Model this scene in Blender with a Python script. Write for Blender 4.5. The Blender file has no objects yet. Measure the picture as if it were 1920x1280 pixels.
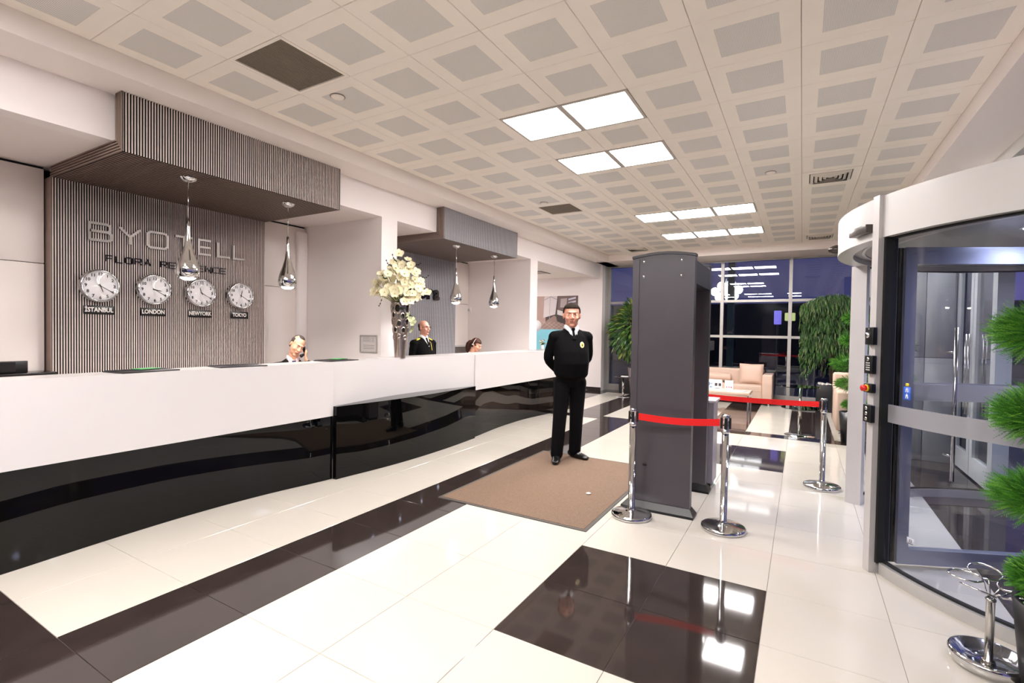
import bpy, bmesh, math, random
from mathutils import Vector, Matrix, Euler
random.seed(7)
S = bpy.context.scene
PI = math.pi

# ---------------------------------------------------------------- camera, world, exposure
cam = bpy.data.cameras.new('camera'); camo = bpy.data.objects.new('camera', cam)
S.collection.objects.link(camo); S.camera = camo
cam.sensor_width = 36.0; cam.lens = 926.3 / 1920 * 36.0
cam.clip_start = 0.05; cam.clip_end = 200
yaw, pitch, roll = 0.530656, 0.020969, 0.016040
fw = Vector((-math.sin(yaw) * math.cos(pitch), math.cos(yaw) * math.cos(pitch), -math.sin(pitch)))
rt = Vector((math.cos(yaw), math.sin(yaw), 0)); up = rt.cross(fw)
r2 = math.cos(roll) * rt + math.sin(roll) * up
u2 = -math.sin(roll) * rt + math.cos(roll) * up
m = Matrix((r2, u2, -fw)).transposed().to_4x4(); m.translation = Vector((0, 0, 1.5518))
camo.matrix_world = m

w = bpy.data.worlds.new('dusk'); S.world = w; w.use_nodes = True
bg = w.node_tree.nodes['Background']
bg.inputs[0].default_value = (0.16, 0.14, 0.40, 1); bg.inputs[1].default_value = 0.42

S.view_settings.view_transform = 'Standard'; S.view_settings.look = 'None'
S.view_settings.gamma = 1.0; S.view_settings.use_curve_mapping = False
S.view_settings.exposure = 1.1
LAMP = 26.0          # strength of the ceiling light panels
S.cycles.use_denoising = True
S.cycles.max_bounces = 10; S.cycles.diffuse_bounces = 6; S.cycles.glossy_bounces = 5
S.cycles.transparent_max_bounces = 24; S.cycles.transmission_bounces = 6
S.cycles.sample_clamp_indirect = 6.0
S.cycles.caustics_reflective = False; S.cycles.caustics_refractive = False

# ---------------------------------------------------------------- helpers
def link(o): S.collection.objects.link(o); return o
def srgb(h):
    if isinstance(h, str):
        h = [int(h[i:i + 2], 16) / 255 for i in (0, 2, 4)]
    return tuple(c / 12.92 if c <= .04045 else ((c + .055) / 1.055) ** 2.4 for c in h) + (1,)
MATS = {}
def M(name, col, rough=.5, metal=0., noise=0., scale=8., bump=0., spec=None, coat=0., emit=None, es=0., alpha=None, col2=None, dist=.002):
    if name in MATS: return MATS[name]
    mt = bpy.data.materials.new(name); mt.use_nodes = True
    nt = mt.node_tree; b = nt.nodes['Principled BSDF']
    c = srgb(col)
    b.inputs['Base Color'].default_value = c
    b.inputs['Roughness'].default_value = rough; b.inputs['Metallic'].default_value = metal
    if spec is not None: b.inputs['Specular IOR Level'].default_value = spec
    if coat: b.inputs['Coat Weight'].default_value = coat; b.inputs['Coat Roughness'].default_value = .03
    if emit: b.inputs['Emission Color'].default_value = srgb(emit); b.inputs['Emission Strength'].default_value = es
    if alpha is not None: b.inputs['Alpha'].default_value = alpha
    if noise or bump or col2:
        tc = nt.nodes.new('ShaderNodeTexCoord'); nz = nt.nodes.new('ShaderNodeTexNoise')
        nz.inputs['Scale'].default_value = scale; nz.inputs['Detail'].default_value = 4
        nt.links.new(tc.outputs['Object'], nz.inputs['Vector'])
        if noise or col2:
            r = nt.nodes.new('ShaderNodeValToRGB')
            c2 = srgb(col2) if col2 else tuple(x * (1 - noise) for x in c[:3]) + (1,)
            r.color_ramp.elements[0].position = .3; r.color_ramp.elements[1].position = .7
            r.color_ramp.elements[0].color = c2
            r.color_ramp.elements[1].color = c if col2 else tuple(min(1, x * (1 + noise * .5)) for x in c[:3]) + (1,)
            nt.links.new(nz.outputs['Fac'], r.inputs['Fac']); nt.links.new(r.outputs['Color'], b.inputs['Base Color'])
        if bump:
            bp = nt.nodes.new('ShaderNodeBump'); bp.inputs['Strength'].default_value = bump; bp.inputs['Distance'].default_value = dist
            nt.links.new(nz.outputs['Fac'], bp.inputs['Height']); nt.links.new(bp.outputs['Normal'], b.inputs['Normal'])
    MATS[name] = mt
    return mt
def glass(name, tint, refl=1.0, ior=1.5, body=0., bodycol='888888'):
    mt = bpy.data.materials.new(name); mt.use_nodes = True; nt = mt.node_tree; nt.nodes.clear()
    out = nt.nodes.new('ShaderNodeOutputMaterial')
    tr = nt.nodes.new('ShaderNodeBsdfTransparent'); tr.inputs[0].default_value = srgb(tint)
    gl = nt.nodes.new('ShaderNodeBsdfGlossy'); gl.inputs['Roughness'].default_value = .0
    fr = nt.nodes.new('ShaderNodeFresnel'); ge = nt.nodes.new('ShaderNodeNewGeometry')
    bf = nt.nodes.new('ShaderNodeMath'); bf.operation = 'MULTIPLY_ADD'; bf.inputs[1].default_value = 1 / ior - ior; bf.inputs[2].default_value = ior
    nt.links.new(ge.outputs['Backfacing'], bf.inputs[0]); nt.links.new(bf.outputs[0], fr.inputs['IOR'])   # thin sheet: the same reflectance from both sides
    mu = nt.nodes.new('ShaderNodeMath'); mu.operation = 'MULTIPLY'; mu.inputs[1].default_value = refl; mu.use_clamp = True
    mx = nt.nodes.new('ShaderNodeMixShader')
    nt.links.new(fr.outputs[0], mu.inputs[0]); nt.links.new(mu.outputs[0], mx.inputs[0])
    src = tr
    if body:
        df = nt.nodes.new('ShaderNodeBsdfDiffuse'); df.inputs[0].default_value = srgb(bodycol)
        m2 = nt.nodes.new('ShaderNodeMixShader'); m2.inputs[0].default_value = body
        nt.links.new(tr.outputs[0], m2.inputs[1]); nt.links.new(df.outputs[0], m2.inputs[2]); src = m2
    nt.links.new(src.outputs[0], mx.inputs[1]); nt.links.new(gl.outputs[0], mx.inputs[2])
    nt.links.new(mx.outputs[0], out.inputs['Surface'])
    return mt

class MB:
    def __init__(s): s.v = []; s.f = []; s.m = []; s.sm = []
    def add(s, vs, fs, mi=0, smooth=False):
        o = len(s.v); s.v += [tuple(v) for v in vs]
        for f in fs: s.f.append(tuple(i + o for i in f)); s.m.append(mi); s.sm.append(smooth)
        return s
    def box(s, x0, x1, y0, y1, z0, z1, mi=0, M4=None):
        vs = [(x, y, z) for x in (x0, x1) for y in (y0, y1) for z in (z0, z1)]
        if M4: vs = [M4 @ Vector(v) for v in vs]
        return s.add(vs, [(0, 1, 3, 2), (4, 6, 7, 5), (0, 4, 5, 1), (2, 3, 7, 6), (0, 2, 6, 4), (1, 5, 7, 3)], mi)
    def bbox(s, x0, x1, y0, y1, z0, z1, b=.01, mi=0, M4=None, seg=2):
        bm = bmesh.new(); bmesh.ops.create_cube(bm, size=1)
        for v in bm.verts:
            v.co = Vector(((x0 + x1) / 2 + v.co.x * (x1 - x0), (y0 + y1) / 2 + v.co.y * (y1 - y0), (z0 + z1) / 2 + v.co.z * (z1 - z0)))
        bmesh.ops.bevel(bm, geom=bm.edges[:], offset=b, segments=seg, affect='EDGES', profile=.5)
        s.addbm(bm, mi, M4, True); return s
    def addbm(s, bm, mi=0, M4=None, smooth=False):
        bm.verts.index_update(); vs = [(M4 @ v.co) if M4 else v.co.copy() for v in bm.verts]
        s.add(vs, [tuple(v.index for v in f.verts) for f in bm.faces], mi, smooth); bm.free()
    def lathe(s, prof, cx=0, cy=0, cz=0, n=24, mi=0, smooth=True, M4=None, cap=True):
        vs = []; fs = []
        for r, z in prof:
            for k in range(n):
                a = 2 * PI * k / n; vs.append(Vector((cx + r * math.cos(a), cy + r * math.sin(a), cz + z)))
        L = len(prof)
        for i in range(L - 1):
            for k in range(n): fs.append((i * n + k, i * n + (k + 1) % n, (i + 1) * n + (k + 1) % n, (i + 1) * n + k))
        if cap and prof[0][0] > 1e-5: fs.append(tuple(reversed(range(n))))
        if cap and prof[-1][0] > 1e-5: fs.append(tuple((L - 1) * n + k for k in range(n)))
        if M4: vs = [M4 @ v for v in vs]
        return s.add(vs, fs, mi, smooth)
    def cyl(s, x, y, z0, z1, r, n=20, mi=0): return s.lathe([(r, z0), (r, z1)], x, y, 0, n, mi)
    def rod(s, p, q, r, n=10, mi=0, r2=None):
        p = Vector(p); q = Vector(q); d = q - p
        R = d.to_track_quat('Z', 'Y').to_matrix().to_4x4(); R.translation = p
        return s.lathe([(r, 0), (r if r2 is None else r2, d.length)], n=n, mi=mi, M4=R)
    def tube(s, pts, r, n=8, mi=0, closed=False):
        P = [Vector(p) for p in pts]; L = len(P); vs = []; fs = []; nrm = None
        for i in range(L):
            if closed: t = P[(i + 1) % L] - P[i - 1]
            else: t = P[min(i + 1, L - 1)] - P[max(i - 1, 0)]
            t.normalize()
            if nrm is None:
                nrm = t.orthogonal().normalized()
            else:
                nrm = (nrm - t * nrm.dot(t)).normalized()
            b = t.cross(nrm); rr = r[i] if isinstance(r, (list, tuple)) else r
            for k in range(n):
                a = 2 * PI * k / n; vs.append(P[i] + (nrm * math.cos(a) + b * math.sin(a)) * rr)
        for i in range(L if closed else L - 1):
            j = (i + 1) % L
            for k in range(n): fs.append((i * n + k, i * n + (k + 1) % n, j * n + (k + 1) % n, j * n + k))
        if not closed: fs.append(tuple(reversed(range(n)))); fs.append(tuple((L - 1) * n + k for k in range(n)))
        return s.add(vs, fs, mi, True)
    def prism(s, poly, z0, z1, mi=0, M4=None, smooth=False):
        n = len(poly); vs = [Vector((x, y, z0)) for x, y in poly] + [Vector((x, y, z1)) for x, y in poly]
        if M4: vs = [M4 @ v for v in vs]
        s.add(vs, [tuple(reversed(range(n))), tuple(range(n, 2 * n))], mi, False)
        o = len(s.v) - 2 * n
        for k in range(n):
            s.f.append((o + k, o + (k + 1) % n, o + n + (k + 1) % n, o + n + k)); s.m.append(mi); s.sm.append(smooth)
        return s
    def mesh(s, name, mats):
        me = bpy.data.meshes.new(name); me.from_pydata(s.v, [], s.f)
        for mt in (mats if isinstance(mats, (list, tuple)) else [mats]): me.materials.append(mt)
        me.polygons.foreach_set('material_index', s.m); me.polygons.foreach_set('use_smooth', s.sm)
        me.update(); 
        bm = bmesh.new(); bm.from_mesh(me); bmesh.ops.recalc_face_normals(bm, faces=bm.faces[:]); bm.to_mesh(me); bm.free()
        return me
    def obj(s, name, mats, parent=None, flat=None):
        return ob(name, s.mesh(name, mats), parent)
def ob(name, me, parent=None, loc=None):
    o = bpy.data.objects.new(name, me); link(o)
    if parent: o.parent = parent
    if loc: o.location = loc
    return o
def sharp(o, ang=35):
    me = o.data
    bm = bmesh.new(); bm.from_mesh(me)
    for e in bm.edges:
        if len(e.link_faces) == 2 and e.calc_face_angle(0) > math.radians(ang): e.smooth = False
    bm.to_mesh(me); bm.free(); return o
def tag(o, label=None, cat=None, group=None, kind=None):
    if label: o['label'] = label
    if cat: o['category'] = cat
    if group: o['group'] = group
    if kind: o['kind'] = kind
    return o
def thing(name, label, cat, loc=(0, 0, 0), rz=0, group=None):
    o = bpy.data.objects.new(name, None); link(o); o.location = loc; o.rotation_euler = (0, 0, rz)
    o.empty_display_size = .1
    return tag(o, label, cat, group)
def st(name, mb, mats, parent=None): return tag(mb.obj(name, mats, parent), kind='structure')
def dup(root, loc=None, rz=None, label=None):
    r = root.copy(); link(r)
    if loc is not None: r.location = loc
    if rz is not None: r.rotation_euler[2] = rz
    if label: r['label'] = label
    for ch in list(root.children):
        if ch.type == 'LIGHT': continue
        c = ch.copy(); link(c); c.parent = r
        for g in list(ch.children): d = g.copy(); link(d); d.parent = c
    return r
# basis for flat pieces on surfaces: local x -> a, local y -> z up, local z -> outward normal
def basis(a, b, c, loc):
    m = Matrix((Vector(a), Vector(b), Vector(c))).transposed().to_4x4(); m.translation = Vector(loc); return m
def WL(loc): return basis((0, 1, 0), (0, 0, 1), (1, 0, 0), loc)       # on walls facing +X
def WF(loc): return basis((1, 0, 0), (0, 0, 1), (0, -1, 0), loc)      # on walls facing -Y
def text_mesh(txt, size, ext=.004, offs=0., sx=1., align='CENTER', spacing=1., bev=0.):
    cu = bpy.data.curves.new('txt', 'FONT'); cu.body = txt; cu.size = size; cu.extrude = ext; cu.offset = offs
    cu.align_x = align; cu.align_y = 'CENTER'; cu.space_character = spacing; cu.bevel_depth = bev; cu.resolution_u = 3
    o = bpy.data.objects.new('txt', cu); link(o)
    dg = bpy.context.evaluated_depsgraph_get(); me = bpy.data.meshes.new_from_object(o.evaluated_get(dg))
    bpy.data.objects.remove(o); bpy.data.curves.remove(cu)
    if sx != 1.:
        for v in me.vertices: v.co.x *= sx
    return me
def text(name, txt, size, mat, parent, M4, **k):
    me = text_mesh(txt, size, **k); me.materials.clear(); me.materials.append(mat)
    me.transform(M4); return ob(name, me, parent)

# ---------------------------------------------------------------- materials
wallw = M('white_wall_paint', 'f3ecea', .6, bump=.03, scale=60)
wallg = M('greige_wall_panel', 'eae1db', .55, noise=.02, scale=3)
ceilw = M('ceiling_cream', 'f7efe6', .45, noise=.02, scale=4)
soffw = M('soffit_paint', 'f0e7e3', .6, bump=.02, scale=40)
grout = M('grout', '8f867c', .7, bump=.2, scale=120)
tilew = M('white_polished_tile', 'c6c0b5', .06, noise=.015, scale=3, spec=.42)
tilek = M('black_polished_tile', '2b2422', .05, col2='352c29', scale=6, spec=.55)
cwhite = M('white_gloss_panel', 'cfcbca', .22, noise=.006, scale=2, spec=.5)
cblack = M('black_lacquer', '050505', .025, spec=.38, noise=.1, scale=4)
chrome = M('chrome', 'd8d8d8', .06, metal=1, noise=.03, scale=10)
steel = M('brushed_steel', 'c2bfba', .16, metal=1, noise=.05, scale=30)
alu = M('aluminium_profile', 'c6c4c2', .35, metal=.55, noise=.03, scale=20)
alud = M('grey_window_frame', 'b5b2ae', .4, metal=.4, noise=.04, scale=15)
wframe = M('white_door_frame', 'd9d8d2', .4, noise=.02, scale=10)
blk = M('black_plastic', '0c0c0d', .35, noise=.1, scale=20)
rubber = M('black_rubber', '111111', .6, bump=.1, scale=60)
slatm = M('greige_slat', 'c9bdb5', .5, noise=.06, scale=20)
slats = M('window_tinted_slat', 'b8b7bc', .45, noise=.06, scale=20)  # same slats tinted, the window's blue reflection put into the colour
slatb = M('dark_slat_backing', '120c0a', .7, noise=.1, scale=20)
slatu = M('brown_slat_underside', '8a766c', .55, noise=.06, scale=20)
# ---------------------------------------------------------------- floor
TX, TY, T = -3.748, .954, .6
def dark(i, j):
    y = TY + T * (j + .5); 
    if i >= 8: return j >= 4
    if j < 0: return i <= 1
    if j <= 12:
        if i == 1: return True
        if i in (4, 5) and j in (2, 3, 9, 10): return True
        return False
    return i % 2 == 0
mb = MB(); mb.box(-8.2, 3.2, -3.2, 13.25, -.12, -.0045); floor = st('floor', mb, grout)
mw = MB(); mw.bbox(-.2988, .2988, -.2988, .2988, -.012, 0, .0014, seg=1); tw = mw.mesh('tile', tilew); tk = tw.copy(); tk.materials[0] = tilek
for me_ in (tw, tk): me_.polygons.foreach_set('use_smooth', [False] * len(me_.polygons))
th1 = MB(); th1.bbox(-.2988, .2988, -.1488, .1488, -.012, 0, .0014, seg=1); thw = th1.mesh('tile', tilew); thk = thw.copy(); thk.materials[0] = tilek
for me_ in (thw, thk): me_.polygons.foreach_set('use_smooth', [False] * len(me_.polygons))
TILES = 0
for i in range(-2, 10):
    for j in range(-1, 20):
        x, y = TX + T * (i + .5), TY + T * (j + .5)
        if i >= 8 and y < 2.5: continue
        if j == 12:
            a = tk if i >= 8 else None
            if a is None:
                ob('tile', thk if i == 1 else thw, floor, (x, y - .15, 0)); ob('tile', thk, floor, (x, y + .15, 0)); TILES += 2; continue
        if j == 19: ob('tile', tk, floor, (x, y, 0)); TILES += 1; continue
        ob('tile', tk if dark(i, j) else tw, floor, (x, y, 0)); TILES += 1
# floor in front of the lens and outside the frame: the same tiling, joined
mb = MB()
for i in range(-2, 11):
    for j in range(-6, 4):
        if -1 <= j and not (i >= 8 and TY + T * (j + .5) < 2.5): continue
        x, y = TX + T * i, TY + T * j
        mb.box(x + .0012, x + T - .0012, y + .0012, y + T - .0012, -.012, 0, 1 if dark(i, j) else 0)
o = mb.obj('tile_field', [tilew, tilek], floor); o['kind'] = 'stuff'

# ---------------------------------------------------------------- ceiling
CX, CY, CZ = -4.251, 1.4747, 3.494
mb = MB(); mb.box(-4.251, 1.149, -3.2, 12.0, CZ + .012, CZ + .12); ceiling = st('ceiling', mb, M('ceiling_gap', '6e6355', .8, noise=.1))
def perforated():
    mt = bpy.data.materials.new('perforated_metal'); mt.use_nodes = True; nt = mt.node_tree; b = nt.nodes['Principled BSDF']
    tc = nt.nodes.new('ShaderNodeTexCoord'); sc = nt.nodes.new('ShaderNodeVectorMath'); sc.operation = 'SCALE'; sc.inputs['Scale'].default_value = 125
    fr = nt.nodes.new('ShaderNodeVectorMath'); fr.operation = 'FRACTION'; sb = nt.nodes.new('ShaderNodeVectorMath'); sb.operation = 'SUBTRACT'
    sb.inputs[1].default_value = (.5, .5, 0); ml = nt.nodes.new('ShaderNodeVectorMath'); ml.operation = 'MULTIPLY'; ml.inputs[1].default_value = (1, 1, 0)
    ln = nt.nodes.new('ShaderNodeVectorMath'); ln.operation = 'LENGTH'; lt = nt.nodes.new('ShaderNodeMath'); lt.operation = 'LESS_THAN'; lt.inputs[1].default_value = .27
    mx = nt.nodes.new('ShaderNodeMix'); mx.data_type = 'RGBA'; mx.inputs['A'].default_value = srgb('e2deda'); mx.inputs['B'].default_value = srgb('b4aeaa')
    L = nt.links.new
    L(tc.outputs['Object'], sc.inputs[0]); L(sc.outputs[0], fr.inputs[0]); L(fr.outputs[0], sb.inputs[0]); L(sb.outputs[0], ml.inputs[0]); L(ml.outputs[0], ln.inputs[0])
    L(ln.outputs['Value'], lt.inputs[0]); L(lt.outputs[0], mx.inputs['Factor']); L(mx.outputs['Result'], b.inputs['Base Color'])
    b.inputs['Roughness'].default_value = .45
    return mt
perf = perforated()
mb = MB()
a, c, d = .2985, .2955, .185
ring = lambda r, z: [(-r, -r, z), (r, -r, z), (r, r, z), (-r, r, z)]
mb.add(ring(a, .012) + ring(a, .003) + ring(c, 0) + ring(d, 0) + ring(d - .001, .0015),
       [(k, (k + 1) % 4, 4 + (k + 1) % 4, 4 + k) for k in range(4)] + [(4 + k, 4 + (k + 1) % 4, 8 + (k + 1) % 4, 8 + k) for k in range(4)] +
       [(8 + k, 8 + (k + 1) % 4, 12 + (k + 1) % 4, 12 + k) for k in range(4)] + [(12 + k, 12 + (k + 1) % 4, 16 + (k + 1) % 4, 16 + k) for k in range(4)])
mb.add(ring(d - .001, .0015), [(3, 2, 1, 0)], 1)
ctile = mb.mesh('ceiling_panel', [ceilw, perf])
for p in ctile.polygons:
    if p.normal.z > .5: p.flip()
lights = [(c_, r_) for r_ in (4, 6) for c_ in (3, 4)] + [(c_, r_) for r_ in (11, 14) for c_ in (3, 4, 5)]
lights_back = [(c_, r_) for r_ in (-3, -6) for c_ in (3, 4, 6, 1)]  # the outer panels are added to throw more light on the facing walls
darkv = [(1, 1), (1, 9)]
grilles = [(7, 9), (7, 16), (1, 16)]
for i in range(9):
    for j in range(-1, 17):
        if (i, j) in lights or (i, j) in darkv or (i, j) in grilles: continue
        ob('ceiling_panel', ctile, ceiling, (CX + T * (i + .5), CY + T * (j + .5), CZ))
# last half row by the window and the part over the lens, joined
mb = MB()
for i in range(9):
    mb.box(CX + T * i + .002, CX + T * (i + 1) - .002, CY + T * 17 + .002, 12.0, CZ, CZ + .012)
    for j in range(-7, -1):
        if (i, j) in lights_back: continue
        x0, y0 = CX + T * i, CY + T * j
        mb.box(x0 + .002, x0 + T - .002, y0 + .002, y0 + T - .002, CZ, CZ + .012)
        mb.box(x0 + .115, x0 + T - .115, y0 + .115, y0 + T - .115, CZ - .0006, CZ, 1)
o = mb.obj('ceiling_panel_field', [ceilw, perf], ceiling); o['kind'] = 'stuff'

diffm = M('light_diffuser', 'ffffff', .5, emit='fff9f7', es=LAMP)
mb = MB(); mb.box(-.272, .272, -.272, .272, -.004, .004); dm = mb.mesh('diffuser', diffm)
mb = MB()
for q in ((-.298, .298, -.298, -.272), (-.298, .298, .272, .298), (-.298, -.272, -.272, .272), (.272, .298, -.272, .272)): mb.box(*q, -.005, .01)
fm = mb.mesh('frame', M('light_frame', 'bfb6ae', .4, noise=.02))
pos = {3: 'left', 4: 'middle', 5: 'right'}
for (i, j) in lights + lights_back:
    if j in (4, 6, -3, -6):
        side = {3: 'left', 4: 'right', 6: 'added outer right', 1: 'added outer left'}[i]; lab = {4: 'nearest and largest pair of square ceiling lights', 6: 'second pair of square ceiling lights from the lens', -3: 'row of ceiling lights just behind the lens', -6: 'rearmost row of ceiling lights behind the lens'}[j]
        lab = '%s panel of the %s' % (side, lab)
    else:
        lab = '%s panel of the %s row of three ceiling lights' % (pos[i], 'nearer' if j == 11 else 'farthest')
    t = thing('ceiling_light', lab, 'ceiling light', (CX + T * (i + .5), CY + T * (j + .5), CZ), group='square ceiling light panels')
    ob('diffuser', dm, t); ob('frame', fm, t)
tp = dup(t, (-7.45, 10.6, 3.049), label='added unseen ceiling light brightening the side passage left of the poster'); tp['group'] = 'square ceiling light panels'  # unseen panels added to brighten the passage and its poster wall
tp2 = dup(t, (-7.45, 9.7, 3.049), label='added unseen ceiling light brightening the near end of the side passage')
# dark grille panels
darkp = M('dark_mesh_grille', '8f8578', .6, noise=.1, scale=80, bump=.3)
for k, (i, j) in enumerate(darkv):
    t = thing('return_air_grille', ['near dark square mesh grille in the ceiling above the slatted canopy', 'small far dark mesh grille in the ceiling near the second canopy'][k], 'vent', (CX + T * (i + .5), CY + T * (j + .5), CZ), group='dark ceiling grilles')
    q = MB(); q.box(-.27, .27, -.27, .27, .018, .022)
    for n in range(26): q.box(-.27 + n * .0212, -.266 + n * .0212, -.27, .27, .010, .02)
    q.obj('mesh_panel', darkp, t)
    q = MB()
    for r_ in ((-.298, .298, -.298, -.27), (-.298, .298, .27, .298), (-.298, -.27, -.27, .27), (.27, .298, -.27, .27)): q.box(*r_, 0, .03)
    q.obj('frame', ceilw, t)
for k, (i, j) in enumerate(grilles):
    t = thing('air_diffuser', ['square louvred air diffuser in the ceiling above the revolving door', 'far louvred air diffuser near the window beside the drum header', 'far louvred air diffuser above the leafy plant by the window'][k], 'vent', (CX + T * (i + .5) - .0, CY + T * (j + .5), CZ), group='louvred ceiling diffusers')
    q = MB(); r_ = .298; 
    for n in range(5):
        a0 = .21 - n * .045; z0 = -.004 + n * .002
        vs = ring(a0, z0) + ring(a0 - .03, z0 - .02) + ring(a0 - .033, z0 - .018) + ring(a0 - .003, z0 + .004)
        q.add(vs, [(4 * u + k_, 4 * u + (k_ + 1) % 4, 4 * ((u + 1) % 4) + (k_ + 1) % 4, 4 * ((u + 1) % 4) + k_) for u in range(4) for k_ in range(4)])
    q.obj('louvre', M('diffuser_white', 'd8cfc4', .5, noise=.02), t)
    q = MB()
    for b_ in ((-.298, .298, -.298, -.22), (-.298, .298, .22, .298), (-.298, -.22, -.22, .22), (.22, .298, -.22, .22)): q.box(*b_, -.003, .012)
    q.obj('frame', ceilw, t)
    q = MB(); q.box(-.24, .24, -.24, .24, .01, .014); q.obj('duct', slatb, t)
for k, (x, y) in enumerate([(-3.405, 2.85), (-3.405, 6.69), (-.37, 6.66)]):
    t = thing('ceiling_sensor', ['round white ceiling cap next to the near dark grille', 'round white ceiling cap next to the far dark grille', 'round white ceiling cap left of the louvred diffuser'][k], 'sensor', (x, y, CZ - .001), group='round ceiling caps')
    MB().lathe([(.055, 0), (.055, -.006), (.048, -.012), (0, -.013)], n=28).obj('cap', ceilw, t)
    MB().lathe([(.058, .0005), (.0625, -.004), (.058, -.006), (.056, 0)], n=28, cap=False).obj('rim', M('cap_rim', 'a99c8c', .5, noise=.05), t)

# ---------------------------------------------------------------- soffits and left wall
WX = -4.66; SZ = 3.34; AZ = 2.985; BX = -6.13
st('trim_left', MB().box(-4.30, -4.251, -3.2, 12.0, SZ, 3.62).box(WX - .2, -4.30, -3.2, 13.1, SZ, SZ + .3).box(-4.30, -4.251, 12.0, 12.001, SZ, SZ + .1), soffw)
st('trim_far', MB().box(-4.30, 1.3, 12.0, 12.05, SZ, 3.62).box(-4.6, 1.9, 12.05, 13.1, SZ, SZ + .3).box(-4.299, 1.9, 12.04, 12.06, SZ, SZ + .2), soffw)
st('trim_right', MB().box(1.149, 1.2, -3.2, 12.0, SZ, 3.62).box(1.2, 1.62, -3.2, 12.05, SZ, SZ + .3), soffw)
# main wall plane: lintel + pillars
mb = MB(); mb.box(WX - .16, WX, -3.2, 12.54, AZ, SZ)
for y0, y1 in ((4.61, 4.89), (8.62, 8.92), (-.55, -.25)): mb.box(WX - .3, WX, y0, y1, 0, AZ)
st('wall_left', mb, wallw)
# alcove shells
mb = MB()
mb.box(-6.7, WX - .16, -3.2, 9.1, AZ, AZ + .1)
st('ceiling_alcove', mb, soffw)
mb = MB()
mb.box(-6.25, WX - .3, 4.61, 4.89, 0, AZ); mb.box(-6.25, WX - .3, 8.62, 8.92, 0, AZ)
st('wall_alcove', mb, wallw)
bw = MB().box(-6.7, BX + .09, -3.2, 1.745, 0, AZ + .05).box(-6.7, BX - .05, 1.765, 8.92, 0, AZ + .05); wb = st('wall_back', bw, slatb)
# back wall cladding panels: dark shadow gap at the top, joints at 2.1 m
z_ = [(0.05, 2.098), (2.104, 2.958)]
k = 0
for (y0, y1) in ((-.9, .45), (.454, 1.74), (3.85, 4.60), (4.90, 5.65), (7.62, 8.61)):
    for (a0, a1) in z_:
        dx_ = .14 if y1 < 2 else 0
        MB().bbox(BX - .045 + dx_, BX - .012 + dx_, y0, y1, a0, a1, .004, seg=1).obj('panel', wallg, wb)
# rounded cover strip beside the alcove corner
MB().bbox(BX - .04, BX + .05, 4.44, 4.606, .05, 2.9, .03).obj('corner_panel', wallw, wb)
# passage with the poster wall
st('wall_poster', MB().box(-8.2, -4.60, 12.54, 12.75, 0, SZ), wallw)
st('wall_far_pier', MB().box(-4.82, -4.597, 12.752, 13.12, 0, SZ - .001), M('grey_pier', 'c9c5c0', .45, noise=.03))
st('baseboard_far', MB().box(-8.2, -4.598, 12.525, 12.539, 0, .09), M('dark_baseboard', '2a2422', .3, noise=.1))
st('wall_passage', MB().box(-8.3, -8.2, 8.9, 12.75, 0, 3.2), wallw)
st('ceiling_passage', MB().box(-8.3, WX - .16, 8.92, 12.54, 3.05, 3.15), ceilw)
st('wall_rear', MB().box(-6.4, 3.2, -3.4, -3.2, 0, 3.6), M('night_window_wall', '23232b', .12, noise=.2, scale=1.5))
t = thing('air_diffuser', 'slim ceiling diffuser in the passage above the poster', 'vent', (-5.9, 11.2, 3.05), group='louvred ceiling diffusers')
q = MB()
for n in range(6): q.box(-.25, .25, -.25 + n * .085, -.19 + n * .085, -.012, -.006)
q.obj('louvre', M('diffuser_white', 'd8cfc4', .5), t); MB().box(-.29, .29, -.29, .29, -.005, 0).obj('backing', slatb, t)

# ---------------------------------------------------------------- slatted canopies and back panels
def groove_shaded(me, ax, dark):
    me.materials.append(dark)
    for p in me.polygons:
        if abs(p.normal[ax]) < .5: p.material_index = 1  # slat sides coloured dark, groove shade put into the colour
    return me
def canopy(y0, y1, label, smat, umat, plabel, slatb):
    X0, X1, ZB = WX, -4.52, 2.882; P = .02
    n = int(round((y1 - y0) / P)); P = (y1 - y0) / n
    t = thing('slatted_canopy', label, 'canopy', (0, y0, 0), group='slatted canopies over the desk')
    XB = -5.93
    # backing carcass
    mb = MB(); mb.box(X0 + .001, X1 - .022, .012, y1 - y0 - .012, ZB + .022, SZ - .001)
    mb.box(XB, X0 + .001, .012, y1 - y0 - .012, ZB + .022, AZ - .001); mb.obj('backing', slatb, t)
    f = groove_shaded(MB().box(-.022, 0, 0, P * .52, ZB, SZ - .001).mesh('slat', smat), 0, slatb)
    u = MB().box(XB, X1 - .001, 0, P * .52, 0, .022).mesh('slat', umat); groove_shaded(u, 2, slatb)
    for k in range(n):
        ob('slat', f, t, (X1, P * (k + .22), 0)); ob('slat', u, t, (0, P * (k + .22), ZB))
    # concentric side slats, mitred at the corner
    for yy in (0, y1 - y0):
        ya, yb = (yy, yy + .012) if yy == 0 else (yy - .012, yy)
        for k in range(5):
            o_ = .0 + k * .023
            xa = X1 - o_; za = ZB + o_
            q = MB().box(xa - .013, xa, ya, yb, za, SZ - .001).box(XB, xa - .013, ya, yb, za, za + .013)
            q.obj('side_slat', umat, t)
    # wall panel below
    p = thing('slatted_wall_panel', plabel, 'wall panel', (0, y0, 0), group='slatted wall panels behind the desk')
    MB().box(BX - .03, -5.922, .0, y1 - y0, .05, ZB).obj('backing', slatb, p)
    s = groove_shaded(MB().box(-5.922, -5.9, 0, P * .52, .05, ZB).mesh('slat', smat), 0, slatb)
    for k in range(n): ob('slat', s, p, (0, P * (k + .22), 0))
    MB().box(BX - .03, -5.899, -.006, 0, .05, ZB).obj('edge_trim', umat, p)
    return t, p
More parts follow.
